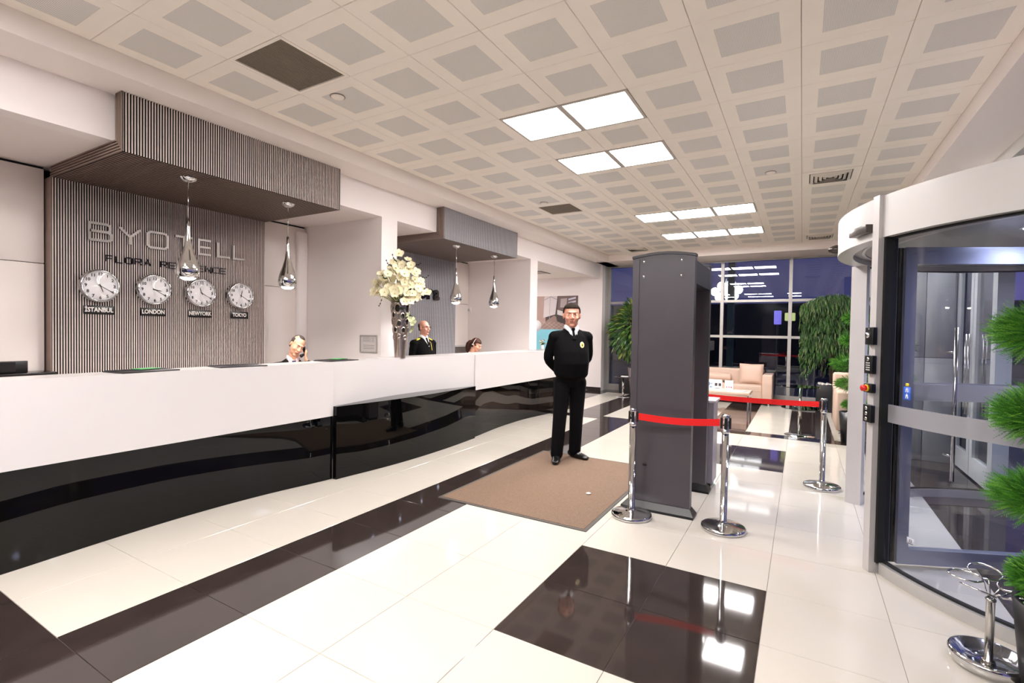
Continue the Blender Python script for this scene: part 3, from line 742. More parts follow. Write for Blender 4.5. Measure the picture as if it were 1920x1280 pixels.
# ---------------------------------------------------------------- metal detector
dg = M('detector_grey', '4a454c', .38, noise=.06, scale=5); dgd = M('detector_dark', '2b292d', .4, noise=.06)
det = thing('metal_detector', 'tall dark grey walk through metal detector gate', 'metal detector', (-1.045, 4.37, 0))
def arcpoly(x0, x1, y0, y1, h, n=12):     # top edge bowed
    return [(x0 + (x1 - x0) * k / n, h + .03 * math.sin(PI * k / n)) for k in range(n + 1)]
for yy, nm in ((0, 'near'), (.79, 'far')):
    top = arcpoly(-.255, .255, 0, 0, 2.205)
    MB().prism([(-.255, .04)] + [(x, z) for x, z in [(-.255, 2.205)]] + top + [(.255, .04)], 0, .075, 0, basis((1, 0, 0), (0, 0, 1), (0, -1, 0), (0, yy + .0375, 0))).obj('side_panel', dg, det)
    MB().box(-.262, -.205, yy - .043, yy + .043, .04, 2.20).obj('edge_profile', dg, det)
    MB().box(.205, .262, yy - .043, yy + .043, .04, 2.20).obj('edge_profile', dg, det)
    tp = arcpoly(-.268, .268, 0, 0, 2.205); q = [(x, z + .022) for x, z in reversed(tp)]
    MB().prism(tp + q, 0, .095, 0, basis((1, 0, 0), (0, 0, 1), (0, -1, 0), (0, yy + .0475, 0))).obj('top_cap', dgd, det)
    mb = MB(); v0 = [(-.32, yy - .08, 0), (.30, yy - .08, 0), (.30, yy + .08, 0), (-.32, yy + .08, 0)]; v1 = [(-.32, yy - .075, .02), (.30, yy - .075, .02), (.30, yy + .075, .02), (-.32, yy + .075, .02)]; v2 = [(-.265, yy - .045, .075), (.265, yy - .045, .075), (.265, yy + .045, .075), (-.265, yy + .045, .075)]
    mb.add(v0 + v1 + v2, [(3, 2, 1, 0), (8, 9, 10, 11)] + [(4 * r + k, 4 * r + (k + 1) % 4, 4 * r + 4 + (k + 1) % 4, 4 * r + 4 + k) for r in (0, 1) for k in range(4)]); mb.obj('foot', blk, det)
    for sx_ in (-.165, .155):
        for sz_ in (2.045, 2.175):
            MB().lathe([(.0, .007), (.008, .006), (.012, .0), (.012, -.002)], n=14, M4=basis((1, 0, 0), (0, 0, 1), (0, -1, 0), (sx_, yy - .0376, sz_))).obj('bolt', chrome, det)
MB().box(-.16, .262, .0375, .7525, 1.98, 2.175).obj('header_box', dgd, det)
MB().box(-.14, -.105, -.0385, -.0372, .385, .405).obj('lock_slot', blk, det)

# ---------------------------------------------------------------- grey pedestal table behind the detector
t = thing('inspection_table', 'pale grey box table standing behind the metal detector', 'table', (-1.05, 5.50, 0))
pm = M('grey_laminate', '9d98a3', .35, noise=.04)
MB().box(-.30, .30, -.18, .10, .04, .86).obj('body', pm, t); MB().bbox(-.33, .32, -.2, .12, .86, .885, .004).obj('top', M('pale_laminate', 'd8d2d8', .3, noise=.03), t)
MB().box(-.28, .28, -.16, .08, 0, .04).obj('plinth', blk, t)

# ---------------------------------------------------------------- stanchions and belts
redm = M('red_belt', 'f01214', .7, noise=.03, scale=100)
def stanchion_parts(t):
    MB().lathe([(.0, 0), (.165, 0), (.168, .006), (.166, .03), (.155, .036), (.06, .05), (.045, .053), (.04, .057), (.0, .058)], n=56).obj('base', chrome, t)
    MB().lathe([(.03, .05), (.031, .075), (.026, .08), (.026, .775)], n=28).obj('pole', chrome, t)
    MB().lathe([(.031, .77), (.031, .79), (.0285, .793), (.0285, .885), (.031, .888), (.031, .912), (.027, .917), (.0, .918)], n=28).obj('head', chrome, t)
    for k in range(4):
        a = k * PI / 2
        MB().bbox(.024, .040, -.012, .012, .805, .895, .003, M4=Matrix.Rotation(a, 4, 'Z')).obj('belt_clip', blk, t)
SP = [(-1.212, 4.112), (-.505, 4.23), (.211, 5.957), (-1.30, 6.05)]
labs = ['chrome belt stanchion standing beside the brown mat', 'chrome belt stanchion nearest the black tile block, right of the detector', 'chrome belt stanchion next to the revolving door', 'chrome belt stanchion hidden behind the metal detector']
ang = [math.atan2(SP[1][1] - SP[0][1], SP[1][0] - SP[0][0])] * 2 + [math.atan2(SP[3][1] - SP[2][1], SP[3][0] - SP[2][0])] * 2
for k in range(4):
    if k == 0: s0 = t = thing('stanchion', labs[0], 'stanchion', (*SP[0], 0), ang[0], 'chrome belt stanchions'); stanchion_parts(t)
    else: t = dup(s0, (*SP[k], 0), ang[k], labs[k])
for (a, b, lab) in ((0, 1, 'red barrier belt stretched in front of the detector'), (3, 2, 'red barrier belt stretched before the lounge table')):
    A = Vector((*SP[a], .852)); B_ = Vector((*SP[b], .852)); d = (B_ - A).normalized(); L_ = (B_ - A).length; q = MB(); n = 16; vs = []
    nn = Vector((-d.y, d.x, 0)) * .0012
    for k in range(n + 1):
        s_ = .043 + (L_ - .086) * k / n; p = A + d * s_ + Vector((0, 0, -.018 * math.sin(PI * k / n)))
        vs += [p - nn + Vector((0, 0, -.028)), p - nn + Vector((0, 0, .028)), p + nn + Vector((0, 0, .028)), p + nn + Vector((0, 0, -.028))]
    q.add(vs, [(4 * i + k, 4 * i + (k + 1) % 4, 4 * i + 4 + (k + 1) % 4, 4 * i + 4 + k) for i in range(n) for k in range(4)]); q.f += [(0, 3, 2, 1), (4 * n, 4 * n + 1, 4 * n + 2, 4 * n + 3)]; q.m += [0, 0]; q.sm += [False, False]
    tag(q.obj('barrier_belt', redm), lab, 'belt', 'red barrier belts')

# ---------------------------------------------------------------- window wall
WY = 13.0
winglass = glass('window_glass', 'c8d2d4', 1.9, 1.52)
wall = st('window_1', MB().box(-4.6, 1.75, WY - .03, WY + .07, .0, .06), alud)
xs = [-4.56, -3.19, -1.70, -.25, 1.22, 1.75]
k = 0
for x in xs:
    MB().box(x - .035, x + .035, WY - .045, WY + .08, .06, SZ + .02).obj('mullion', alud, wall)
for x0, x1 in zip(xs, xs[1:]):
    for z, th in ((.13, .035), (2.36, .03), (3.335, .03)) + (((1.51, .03),) if x0 > -3.5 else ()):
        MB().box(x0 + .035, x1 - .035, WY - .03, WY + .07, z - th, z + th).obj('transom', alud, wall)
    MB().box(x0 + .03, x1 - .03, WY - .02, WY + .05, .0, .1).obj('kick_plate', alud, wall)
    for z0, z1 in ((.165, 1.48), (1.54, 2.33), (2.39, 3.31)) if x0 > -3.5 else ((.165, 2.33), (2.39, 3.31)):
        MB().box(x0 + .035, x1 - .035, WY + .01, WY + .016, z0, z1).obj('pane', winglass, wall)

# facade on the right with clerestory and white framed doors
fac = st('wall_right', MB().box(1.62, 1.74, 6.55, 13.0, 2.56, 2.72).box(1.62, 1.74, -3.2, 13.0, 3.22, SZ + .1).box(1.62, 1.74, -3.2, 3.08, 2.56, 2.72).box(1.62, 1.74, 8.1, 8.24, 0, 2.56), wframe)
for y0, y1 in ((3.3, 4.8), (4.8, 6.32), (6.32, 7.4), (7.4, 9.2), (9.2, 11), (11, 12.96)):
    MB().box(1.65, 1.72, y0 - .03, y0 + .03, 2.72, 3.22).obj('mullion', wframe, fac)
    MB().box(1.68, 1.686, y0 + .03, y1 - .03, 2.72, 3.22).obj('pane', winglass, fac)
for y0, y1 in ((8.24, 9.8), (9.8, 11.4), (11.4, 12.96)):
    MB().box(1.65, 1.72, y0, y0 + .05, .1, 2.56).obj('mullion', wframe, fac); MB().box(1.68, 1.686, y0 + .05, y1, .1, 2.56).obj('pane', winglass, fac)
    MB().box(1.64, 1.72, y0, y1, 0, .1).obj('kick_plate', wframe, fac)
dr = tag(bpy.data.objects.new('door_1', None), kind='structure'); link(dr)
for y0, y1 in ((6.62, 7.34), (7.36, 8.08)):
    q = MB(); q.box(1.64, 1.70, y0, y0 + .1, .02, 2.5).box(1.64, 1.70, y1 - .1, y1, .02, 2.5).box(1.64, 1.70, y0 + .1, y1 - .1, .02, .24).box(1.64, 1.70, y0 + .1, y1 - .1, 2.4, 2.5)
    lf = q.obj('door_leaf', wframe, dr); MB().box(1.667, 1.673, y0 + .1, y1 - .1, .24, 2.4).obj('pane', winglass, lf)
    MB().rod((1.60, y0 + .05 if y0 > 7 else y1 - .05, .7), (1.60, y0 + .05 if y0 > 7 else y1 - .05, 1.6), .014).obj('door_handle', steel, lf)
st('trim_1', MB().box(1.62, 1.74, 6.5, 6.6, 0, 2.56), wframe)
# grey panelled partition seen through the drum
prt = st('wall_partition', MB().box(1.06, 1.62, 8.02, 8.12, 0, SZ), slatb)
for x0, x1 in ((1.06, 1.335), (1.34, 1.615)):
    for z0, z1 in ((0.0, 1.3), (1.306, 2.42), (2.426, 3.33)): MB().bbox(x0, x1, 8.0, 8.02, z0, z1, .003, seg=1).obj('panel', M('grey_partition_panel', 'a8a6a4', .5, noise=.03), prt)
# ---------------------------------------------------------------- revolving door drum
DX, DY, DR, DH = 1.97, 4.81, 1.68, 2.2
drum = thing('revolving_door', 'big round glass revolving door drum with a white header ring', 'revolving door', (DX, DY, 0))
headm = M('white_header', 'cccac9', .3, noise=.006); doorglass = glass('drum_glass', 'f6f8fb', .9, 1.45)
bluealu = M('bluish_aluminium', '9094a6', .3, metal=.5, noise=.03)
def arc(r0, r1, z0, z1, a0, a1, n, mi=0, mb=None):
    mb = mb or MB(); vs = []
    for k in range(n + 1):
        a = math.radians(a0 + (a1 - a0) * k / n); c_, s_ = math.cos(a), math.sin(a)
        vs += [(r1 * c_, r1 * s_, z0), (r1 * c_, r1 * s_, z1), (r0 * c_, r0 * s_, z1), (r0 * c_, r0 * s_, z0)]
    fs = [(4 * i + k, 4 * i + (k + 1) % 4, 4 * i + 4 + (k + 1) % 4, 4 * i + 4 + k) for i in range(n) for k in range(4)] + [(0, 3, 2, 1), (4 * n, 4 * n + 1, 4 * n + 2, 4 * n + 3)]
    return mb.add(vs, fs, mi, True)
sharp(arc(DR - .05, 1.735, DH, 2.47, 0, 360, 120).obj('header_ring', headm, drum))
sharp(MB().lathe([(0, DH + .04), (DR - .05, DH + .04), (DR - .05, DH + .07), (0, DH + .07)], n=80).obj('canopy', M('grey_drum_canopy', '9c9a98', .35, noise=.04), drum))
for r0, r1 in ((1.40, 1.43), (1.55, 1.57)): sharp(arc(r0, r1, DH + .03, DH + .041, 0, 360, 90).obj('canopy_ring', M('canopy_ring_grey', 'c6c2bf', .4), drum))
MB().lathe([(0, 2.40), (1.7, 2.40), (1.7, 2.46), (0, 2.465)], n=64).obj('roof', headm, drum)
for a0, a1, nm in ((208.6, 274, 'near'), (86, 151.6, 'far')):
    sharp(arc(DR - .012, DR, .085, DH, a0, a1, 50).obj('curved_pane', doorglass, drum))
    sharp(arc(DR - .035, DR + .03, 0, .075, a0, a1, 50).obj('base_track', alu, drum))
    sharp(arc(DR - .02, DR + .006, .075, .088, a0, a1, 50).obj('seal', rubber, drum))
    sharp(arc(DR - .02, DR + .008, DH - .012, DH, a0, a1, 50).obj('seal', rubber, drum))
frost = glass('frosted_film', 'ffffff', .2, 1.4, .62, 'a9a7ad')
for a0, a1 in ((208.6, 274), (86, 151.6)): sharp(arc(DR - .0125, DR + .001, 1.0, 1.115, a0, a1, 50).obj('frosted_band', frost, drum))
def radial(a, r0, r1, t0, t1, z0, z1):
    R4 = Matrix.Rotation(math.radians(a), 4, 'Z'); return MB().box(r0, r1, t0, t1, z0, z1, 0, R4)
for a, s_, z1 in ((206.9, 1, 2.475), (153.3, -1, DH)):
    radial(a, DR - .045, 1.76, -.03 if s_ > 0 else -.03, .03, 0, z1).obj('door_post', M('pale_door_post', 'c6c2c1', .35, metal=.2, noise=.02), drum)
    radial(a + s_ * 1.35, DR - .03, DR + .045, -.010, .010, .07, DH).obj('black_seal', rubber, drum)
# wings
for k, a in enumerate((204, 324, 84)):
    R4 = Matrix.Rotation(math.radians(a), 4, 'Z'); wm = bluealu
    q = MB(); q.box(.08, .16, -.03, .03, .03, 2.15, 0, R4).box(1.46, 1.53, -.03, .03, .03, 2.15, 0, R4).box(.16, 1.46, -.03, .03, 2.04, 2.15, 0, R4).box(.16, 1.46, -.03, .03, .03, .13, 0, R4)
    wg = q.obj('wing_frame', wm, drum)
    MB().box(1.53, 1.655, -.004, .004, .03, 2.15, 0, R4).obj('edge_brush', glass('brush_dark', '55555a', .2), wg)
    MB().box(.16, 1.46, -.005, .005, .13, 2.04, 0, R4).obj('pane', doorglass, wg)
    MB().box(.16, 1.46, -.0065, .0065, 1.13, 1.24, 0, R4).obj('frosted_band', frost, wg)
    MB().box(.3, 1.45, -.055, -.03, 2.04, 2.09, 0, R4).obj('closer_bar', blk, wg)
    for s_ in (1,):
        q = MB(); q.rod(R4 @ Vector((1.25, s_ * .09, .62)), R4 @ Vector((1.25, s_ * .09, 1.62)), .0115, n=12)
        for z in (.78, 1.46): q.rod(R4 @ Vector((1.25, s_ * .012, z)), R4 @ Vector((1.25, s_ * .09, z)), .008)
        q.obj('door_handle', steel, wg)
MB().cyl(0, 0, .0, DH, .08, 24).obj('centre_column', bluealu, drum)
# downlights in the drum canopy
dlm = M('drum_downlight', 'ffffff', .5, emit='dfe4ff', es=60)
for (x, y, w_) in ((-.75, .35, 'far left'), (-.75, -.55, 'near left'), (.1, .75, 'far right'), (.1, -.85, 'near right'), (-.35, -.1, 'central')):
    q = thing('downlight', '%s recessed downlight in the revolving door canopy' % w_, 'ceiling light', (DX + x, DY + y, DH + .04), group='downlights in the drum canopy')
    MB().lathe([(0, -.002), (.05, -.002), (.05, .0), (0, .0)], n=24).obj('lens', dlm, q); MB().lathe([(.05, 0), (.065, -.004), (.068, .0)], n=24, cap=False).obj('rim', alu, q)
    L_ = bpy.data.lights.new('downlight', 'SPOT'); L_.energy = 26; L_.color = (.72, .75, 1.0); L_.spot_size = 2.5; L_.spot_blend = .8; L_.shadow_soft_size = .05
    lo = bpy.data.objects.new('downlight_lamp', L_); link(lo); lo.location = (0, 0, -.012); lo.parent = q
for k, y in enumerate((7.1, 8.9, 10.7, 12.3)):
    q = thing('downlight', ['recessed downlight in the right soffit just beyond the drum', 'second recessed downlight in the right soffit beyond the drum', 'third recessed downlight in the right soffit beyond the drum', 'recessed downlight in the right soffit by the window'][k], 'ceiling light', (1.42, y, SZ), group='downlights in the right soffit')
    MB().lathe([(0, -.002), (.06, -.002), (.06, .0), (0, .0)], n=24).obj('lens', dlm, q); MB().lathe([(.06, 0), (.075, -.004), (.078, .0)], n=24, cap=False).obj('rim', alu, q)
    L_ = bpy.data.lights.new('soffit_downlight', 'SPOT'); L_.energy = 45; L_.color = (1, .97, .94); L_.spot_size = 2.3; L_.spot_blend = .8; L_.shadow_soft_size = .06
    lo = bpy.data.objects.new('soffit_lamp', L_); link(lo); lo.location = (0, 0, -.012); lo.parent = q
# sensors and controls on the near post
def polar(a, r, z): a = math.radians(a); return Vector((r * math.cos(a), r * math.sin(a), z))
p = polar(201.5, 1.735, 2.275); R4 = Matrix.Translation(p) @ Matrix.Rotation(math.radians(201.5), 4, 'Z')
MB().bbox(-.01, .05, -.11, .11, -.025, .03, .006, M4=R4).obj('motion_sensor', M('sensor_grey', '4a4340', .3, noise=.1), drum)
p = polar(178, 1.735, 2.265); R4 = Matrix.Translation(p) @ Matrix.Rotation(math.radians(178), 4, 'Z') @ Matrix.Rotation(PI / 2, 4, 'Y')
MB().lathe([(.0, -.01), (.038, -.01), (.038, .012), (.030, .04), (.016, .062), (0, .07)], n=24, M4=R4).obj('camera_dome', M('dome_brown', '3a322f', .15, metal=.3), drum)
# control boxes on the inner side of the post (facing the opening)
pa = 206.9; tang = Matrix.Rotation(math.radians(pa), 4, 'Z')
for z0, z1, kind in ((1.50, 1.615, 'key'), (1.31, 1.43, 'pad'), (1.185, 1.245, 'stop'), (.99, 1.105, 'sw')):
    R4 = tang; bx = MB().bbox(1.76, 1.79, -.028, .050, z0, z1, .003, M4=R4).obj('control_box', blk, drum)
    zc = (z0 + z1) / 2
    def knob(x, z, r, h, mat, nm='button'):
        c = R4 @ Vector((1.79, .011 + (1.70 - x), z)); d = (R4.to_3x3() @ Vector((1, 0, 0)))
        MB().rod(c, c + d * h, r, n=16).obj(nm, mat, bx)
    if kind == 'stop':
        knob(1.70, zc, .023, .012, M('yellow_collar', 'e8c21e', .4)); knob(1.70, zc, .02, .034, M('red_stop_button', 'd41a14', .35))
    elif kind == 'key': knob(1.70, zc + .005, .018, .014, chrome, 'key_switch'); knob(1.70, z1 - .012, .004, .002, alu)
    elif kind == 'pad':
        knob(1.70, z1 - .025, .012, .004, chrome)
        for r_ in range(4):
            for c_ in range(3): knob(1.685 + c_ * .014, z1 - .05 - r_ * .015, .0045, .003, alu)
    else:
        for dz in (.035, 0, -.035): knob(1.70, zc + dz, .012, .006, steel)
# stickers on the curved glass
sb = M('blue_sticker', '3a63c8', .4, emit='3a63c8', es=.15); sw_ = M('white_sticker', 'e9ecf2', .4)  # the blue sticker is no lamp, a faint glow is added to its colour
def sticker(name, a, z0, z1, wdeg, mat, marks):
    o = arc(DR, DR + .0018, z0, z1, a - wdeg / 2, a + wdeg / 2, 3).obj(name, mat, drum)
    for (u0, u1, v0, v1, mm) in marks:
        arc(DR + .001, DR + .0028, z0 + (z1 - z0) * v0, z0 + (z1 - z0) * v1, a + wdeg * (u0 - .5), a + wdeg * (u1 - .5), 2).obj('printed_mark', mm, o)
man = lambda v, s: [(.42, .58, v + .36 * s, v + .42 * s, sw_), (.35, .65, v + .2 * s, v + .34 * s, sw_), (.3, .42, v + .05 * s, v + .2 * s, sw_), (.56, .7, v + .05 * s, v + .2 * s, sw_)]
sticker('safety_sticker', 213.6, 1.165, 1.245, 1.7, sb, man(0.05, 1) + man(.53, 1) + [(0, 1, .485, .51, M('sticker_line', '1f2f66', .4))])
ym = M('yellow_mark', 'e6d23a', .4)
sticker('warning_triangle', 213.6, 1.25, 1.268, .8, ym, [])
sticker('maker_sticker', 215.6, .285, .325, 1.7, glass('clear_sticker', 'ffffff', .2, 1.4, .55, 'd8d8e4'), [(.35, .65, .35, .4, blk), (.35, .65, .7, .75, blk), (.35, .4, .35, .75, blk), (.6, .65, .35, .75, blk), (.15, .85, .12, .18, blk)])

# ---------------------------------------------------------------- umbrella stand
us = thing('umbrella_stand', 'chrome umbrella stand with wire rings on a round tray', 'umbrella stand', (.80, 3.15, 0)); us.scale = (.83, .83, .96)
MB().lathe([(0, 0), (.165, 0), (.178, .02), (.182, .05), (.175, .062), (.16, .062), (.12, .03), (.0, .028)], n=64).obj('tray', chrome, us)
MB().lathe([(.03, .028), (.03, .036), (.02, .04), (.02, .325), (.024, .327), (.024, .337), (.0, .338)], n=28).obj('pole', steel, us)
for k, (a, hz, tl) in enumerate([(185, .43, 0), (228, .395, .35), (330, .40, .45), (20, .425, .5), (90, .43, .2)]):
    a = math.radians(a); d = Vector((math.cos(a), math.sin(a), 0)); R_r = .075; c = d * .115 + Vector((0, 0, hz)); n_ = Vector((0, 0, 1)) + d * -tl; n_.normalize()
    e1 = n_.cross(Vector((-d.y, d.x, 0))).normalized(); e2 = n_.cross(e1)
    MB().tube([c + (e1 * math.cos(t_ * PI / 16) + e2 * math.sin(t_ * PI / 16)) * R_r for t_ in range(32)], .0048, n=8, closed=True).obj('ring', chrome, us)
    near_ = min(((c + (e1 * math.cos(t_ * PI / 16) + e2 * math.sin(t_ * PI / 16)) * R_r) for t_ in range(32)), key=lambda p: p.xy.length)
    MB().tube([d * .012 + Vector((0, 0, .33)), d * .018 + Vector((0, 0, .36)), near_.lerp(d * .02 + Vector((0, 0, .37)), .4), near_], .0045, n=8).obj('stem', chrome, us)

# ---------------------------------------------------------------- topiary trees
needle = [M('bright_conifer', '4f9428', .6, noise=.25, scale=4), M('deep_conifer', '2f6a18', .6, noise=.25, scale=4), M('highlight_conifer', '7cb83c', .6, noise=.2, scale=4)]  # lightest needle tone, scattered at random, paints in the highlights
def needle_ball(r, n, rn, flat=.7, ln=.10):
    mb = MB()
    for k in range(n):
        d = Vector((rn.gauss(0, 1), rn.gauss(0, 1), rn.gauss(0, 1) * flat)).normalized(); p = Vector((d.x, d.y, d.z * flat)) * r * rn.uniform(.55, .98)
        dd = (d + Vector((0, 0, rn.uniform(.0, .5))) + Vector((rn.gauss(0, .25), rn.gauss(0, .25), rn.gauss(0, .2)))).normalized()
        L_ = ln * rn.uniform(.6, 1.15); side = dd.cross(Vector((rn.gauss(0, 1), rn.gauss(0, 1), rn.gauss(0, 1)))).normalized(); mi = rn.choice((0, 0, 0, 1, 1, 2))
        w_ = .0019 if r > .2 and n > 2000 else .0034
        tip = p + dd * L_ + Vector((0, 0, -.01)); mb.add([p - side * w_, p + side * w_, tip], [(0, 1, 2)], mi)
        for t_ in (.25, .42, .58, .72, .86):
            b = p.lerp(tip, t_); q_ = dd.cross(side).normalized()
            for s2 in (side, -side, q_):
                e = b + (dd * 1.1 + s2 * .6).normalized() * L_ * .30 * (1.2 - t_); mb.add([b - dd * w_ * .9, b + dd * w_ * .9, e], [(0, 1, 2)], mi)
    return mb
rn = random.Random(11)
def topiary(label, loc, balls, pot_top, pot_h, pot_r, seed, n, trunk_top):
    t = thing('topiary_tree', label, 'potted tree', loc, group='potted conifer topiaries'); rn = random.Random(seed)
    MB().lathe([(0, 0), (pot_r * .8, 0), (pot_r, pot_h), (pot_r - .02, pot_h), (pot_r - .025, pot_h - .04), (0, pot_h - .04)], n=40).obj('pot', M('black_planter', '18171a', .35, noise=.1), t)
    MB().tube([(0, 0, pot_h - .05), (.01, .01, (pot_h + trunk_top) / 2), (0, 0, trunk_top)], .016).obj('trunk', M('bark', '4a3a26', .8, noise=.3, scale=20, bump=.5), t)
    q = MB(); 
    for k in range(40):
        a = rn.random() * 6.28; r = pot_r * .85 * math.sqrt(rn.random()); s_ = rn.uniform(.012, .022)
        q.lathe([(0, -s_ * .6), (s_, 0), (s_ * .7, s_ * .6), (0, s_ * .75)], r * math.cos(a), r * math.sin(a), pot_h - .035, n=7)
    o = q.obj('white_pebbles', M('white_pebble', 'e6e2dc', .6, noise=.05), t); o['kind'] = 'stuff'
    for (dx, dy, z, r) in balls:
        o = needle_ball(r * 1.08, n, rn, .52, r * .34).obj('foliage', needle, t); o.location = (dx, dy, z); o['kind'] = 'stuff'
topiary('large bright green ball topiary at the right edge beside the umbrella stand', (1.03, 3.02, 0), [(.0, .0, .50, .17), (-.02, 0, .86, .215), (-.02, 0, 1.22, .225), (0, 0, 1.59, .245), (.05, 0, 1.96, .17)], 0, .40, .19, 3, 4600, 1.95)
topiary('bright green spiral topiary in a black pot left of the door drum', (.665, 8.72, 0), [(.05, 0, 2.1, .10), (.0, 0, 1.82, .15), (.02, 0, 1.50, .19), (-.04, 0, 1.16, .22), (.0, 0, .86, .2), (.03, 0, .56, .15)], 0, .45, .17, 5, 1300, 2.1)
topiary('green topiary with white pebbles seen through the door drum', (.84, 6.95, 0), [(0, 0, 2.05, .1), (0, 0, 1.78, .16), (.02, 0, 1.45, .19), (0, 0, 1.1, .2), (0, 0, .75, .2), (0, 0, .48, .15)], 0, .33, .2, 8, 900, 2.0)

# ---------------------------------------------------------------- leafy trees
def leaf_mesh(L_, w_, mats, name='leaf'):
    q = MB(); leaf(L_, w_, Matrix.Identity(4), q); return q.mesh(name, mats)
def foliage(n, rn, pts_fn, L_, w_, droop, mats, name='foliage', parent=None):
    q = MB()
    for k in range(n):
        p, out = pts_fn(rn); s_ = rn.uniform(.7, 1.25)
        d = Vector((out.x, out.y, out.z - droop + rn.uniform(-.3, .3))).normalized()
        R4 = Matrix.Translation(p) @ d.to_track_quat('X', 'Z').to_matrix().to_4x4() @ Matrix.Rotation(rn.uniform(-1.2, 1.2), 4, 'X') @ Matrix.Scale(s_, 4)
        vv = [R4 @ Vector(v) for v in [(0, 0, 0), (L_ * .35, -w_, .01), (L_ * .7, -w_ * .8, -.01), (L_, 0, -.04 * L_ * 5), (L_ * .7, w_ * .8, -.01), (L_ * .35, w_, .01), (L_ * .5, 0, -.004)]]
        q.add(vv, [(0, 1, 6), (1, 2, 6), (2, 3, 6), (3, 4, 6), (4, 5, 6), (5, 0, 6)], rn.choice([0, 0, 1, 1, 2]))
    o = q.obj(name, mats, parent); o['kind'] = 'stuff'; return o
lm1 = [M('leaf_mid', '4c7a2e', .4, noise=.2, scale=3), M('leaf_dark', '2d5224', .4, noise=.2, scale=3), M('leaf_olive', '7d8a34', .45, noise=.2, scale=3)]
lm2 = [M('willow_dark', '2f4a26', .45, noise=.2, scale=3), M('willow_mid', '3f6a2c', .45, noise=.2, scale=3), M('willow_olive', '6b7a4c', .45, noise=.2, scale=3)]
t = thing('potted_tree', 'bushy broad leaved plant in a tall brown pot by the window', 'potted tree', (-3.62, 12.3, 0)); rn = random.Random(21)
MB().lathe([(0, 0), (.09, 0), (.17, .68), (.15, .68), (.145, .64), (0, .64)], n=32).obj('pot', M('brown_grey_pot', '6e6160', .45, noise=.06), t)
q = MB()
for k in range(4): q.tube([(.02 * k - .03, .02 * (k % 2), .62), (.03 * k - .05, .03 * (k % 2), 1.1), (.1 * k - .15, .08 * (k % 2), 1.9)], .012, n=6)
q.obj('stems', M('brown_stem', '7a6148', .7, noise=.2), t)
def crown(rn):
    while True:
        p = Vector((rn.uniform(-1, 1), rn.uniform(-1, 1), rn.uniform(-1, 1)))
        if .35 < p.length < 1: break
    o = p.normalized(); rr = .62 if p.z < .2 else .62 * (1.15 - .6 * p.z)
    return Vector((p.x * rr, p.y * .5, 1.62 + p.z * .75)), o
foliage(1500, rn, crown, .17, .022, .35, lm1, parent=t)
t = thing('weeping_tree', 'weeping fig tree with drooping narrow leaves near the window', 'potted tree', (.55, 12.15, 0)); rn = random.Random(22)
MB().bbox(-.27, .27, -.27, .27, 0, .55, .01).obj('planter', M('black_planter', '18171a', .35), t)
q = MB()
for k in range(90):
    s_ = rn.uniform(.015, .03); q.lathe([(0, -s_ * .6), (s_, 0), (0, s_ * .7)], rn.uniform(-.23, .23), rn.uniform(-.23, .23), .56, n=7)
o = q.obj('white_pebbles', M('white_pebble', 'e6e2dc', .6), t); o['kind'] = 'stuff'
q = MB()
for k in range(3):
    q.tube([(.03 * math.cos(k * 2.1 + a), .03 * math.sin(k * 2.1 + a), .5 + a * .35) for a in [0, .7, 1.4, 2.1, 2.8, 3.5]], .018, n=7)
for k in range(9):
    a = k * .7; q.tube([(0, 0, 1.6), (.2 * math.cos(a), .15 * math.sin(a), 2.1), (.42 * math.cos(a), .3 * math.sin(a), 2.15)], .009, n=5)
q.obj('trunk', M('brown_bark', '3c2a1c', .8, noise=.3, scale=20, bump=.4), t)
def droopc(rn):
    a = rn.random() * 6.283; r = math.sqrt(rn.random()) ; R = .60; x = math.cos(a) * r * R; y = math.sin(a) * r * .42
    ztop = 2.4 - .25 * r * r; zb = .95 + .55 * (1 - r) + .25 * math.sin(a * 3)
    if rn.random() < .25: z = ztop + rn.uniform(-.1, .05)
    else: z = rn.uniform(zb, ztop)
    return Vector((x, y, z)), Vector((math.cos(a) * .35, math.sin(a) * .35, -.3))
foliage(5600, rn, droopc, .13, .0095, .9, lm2, parent=t)
# second dark square pot and side table beside the broad leaved plant
t = thing('square_planter', 'dark square planter box at the foot of the bushy plant', 'planter', (-3.88, 12.55, 0))
MB().bbox(-.17, .17, -.17, .17, 0, .46, .01).obj('box', M('black_planter', '18171a', .35), t); MB().box(-.15, .15, -.15, .15, .44, .462).obj('soil', M('soil', '2a221c', .9, noise=.3, scale=60), t)

# ---------------------------------------------------------------- lounge furniture
lea = M('beige_leather', 'c8ad9b', .45, noise=.03, scale=6, bump=.05)
seam = M('leather_seam', 'a98672', .5, noise=.05)
t = thing('sofa', 'beige leather sofa with bolster and square cushion by the window', 'sofa', (-1.75, 12.5, 0), group=None)
MB().bbox(-1.0, 1.02, -.40, .30, .13, .44, .03, seg=3).obj('seat', lea, t)
MB().bbox(-1.0, 1.02, .16, .40, .14, .76, .035, seg=3).obj('backrest', lea, t)
for x0 in (-1.22, 1.02): MB().bbox(x0, x0 + .20, -.42, .40, .13, .68, .02, seg=3).obj('armrest', lea, t)
R4 = Matrix.Translation((-.05, .06, .55)) @ Matrix.Rotation(PI / 2, 4, 'Y')
MB().lathe([(0, -.40), (.06, -.40), (.085, -.385), (.095, -.36), (.095, .36), (.085, .385), (.06, .40), (0, .40)], n=28, M4=R4).obj('bolster', lea, t)
for x in (-1.15, 1.15):
    for y in (-.36, .34): MB().rod((x, y, 0), (x, y, .135), .012).obj('leg', chrome, t)
q = MB(); q.box(-.98, 1.0, -.404, -.398, .30, .306).obj('seam', seam, t)
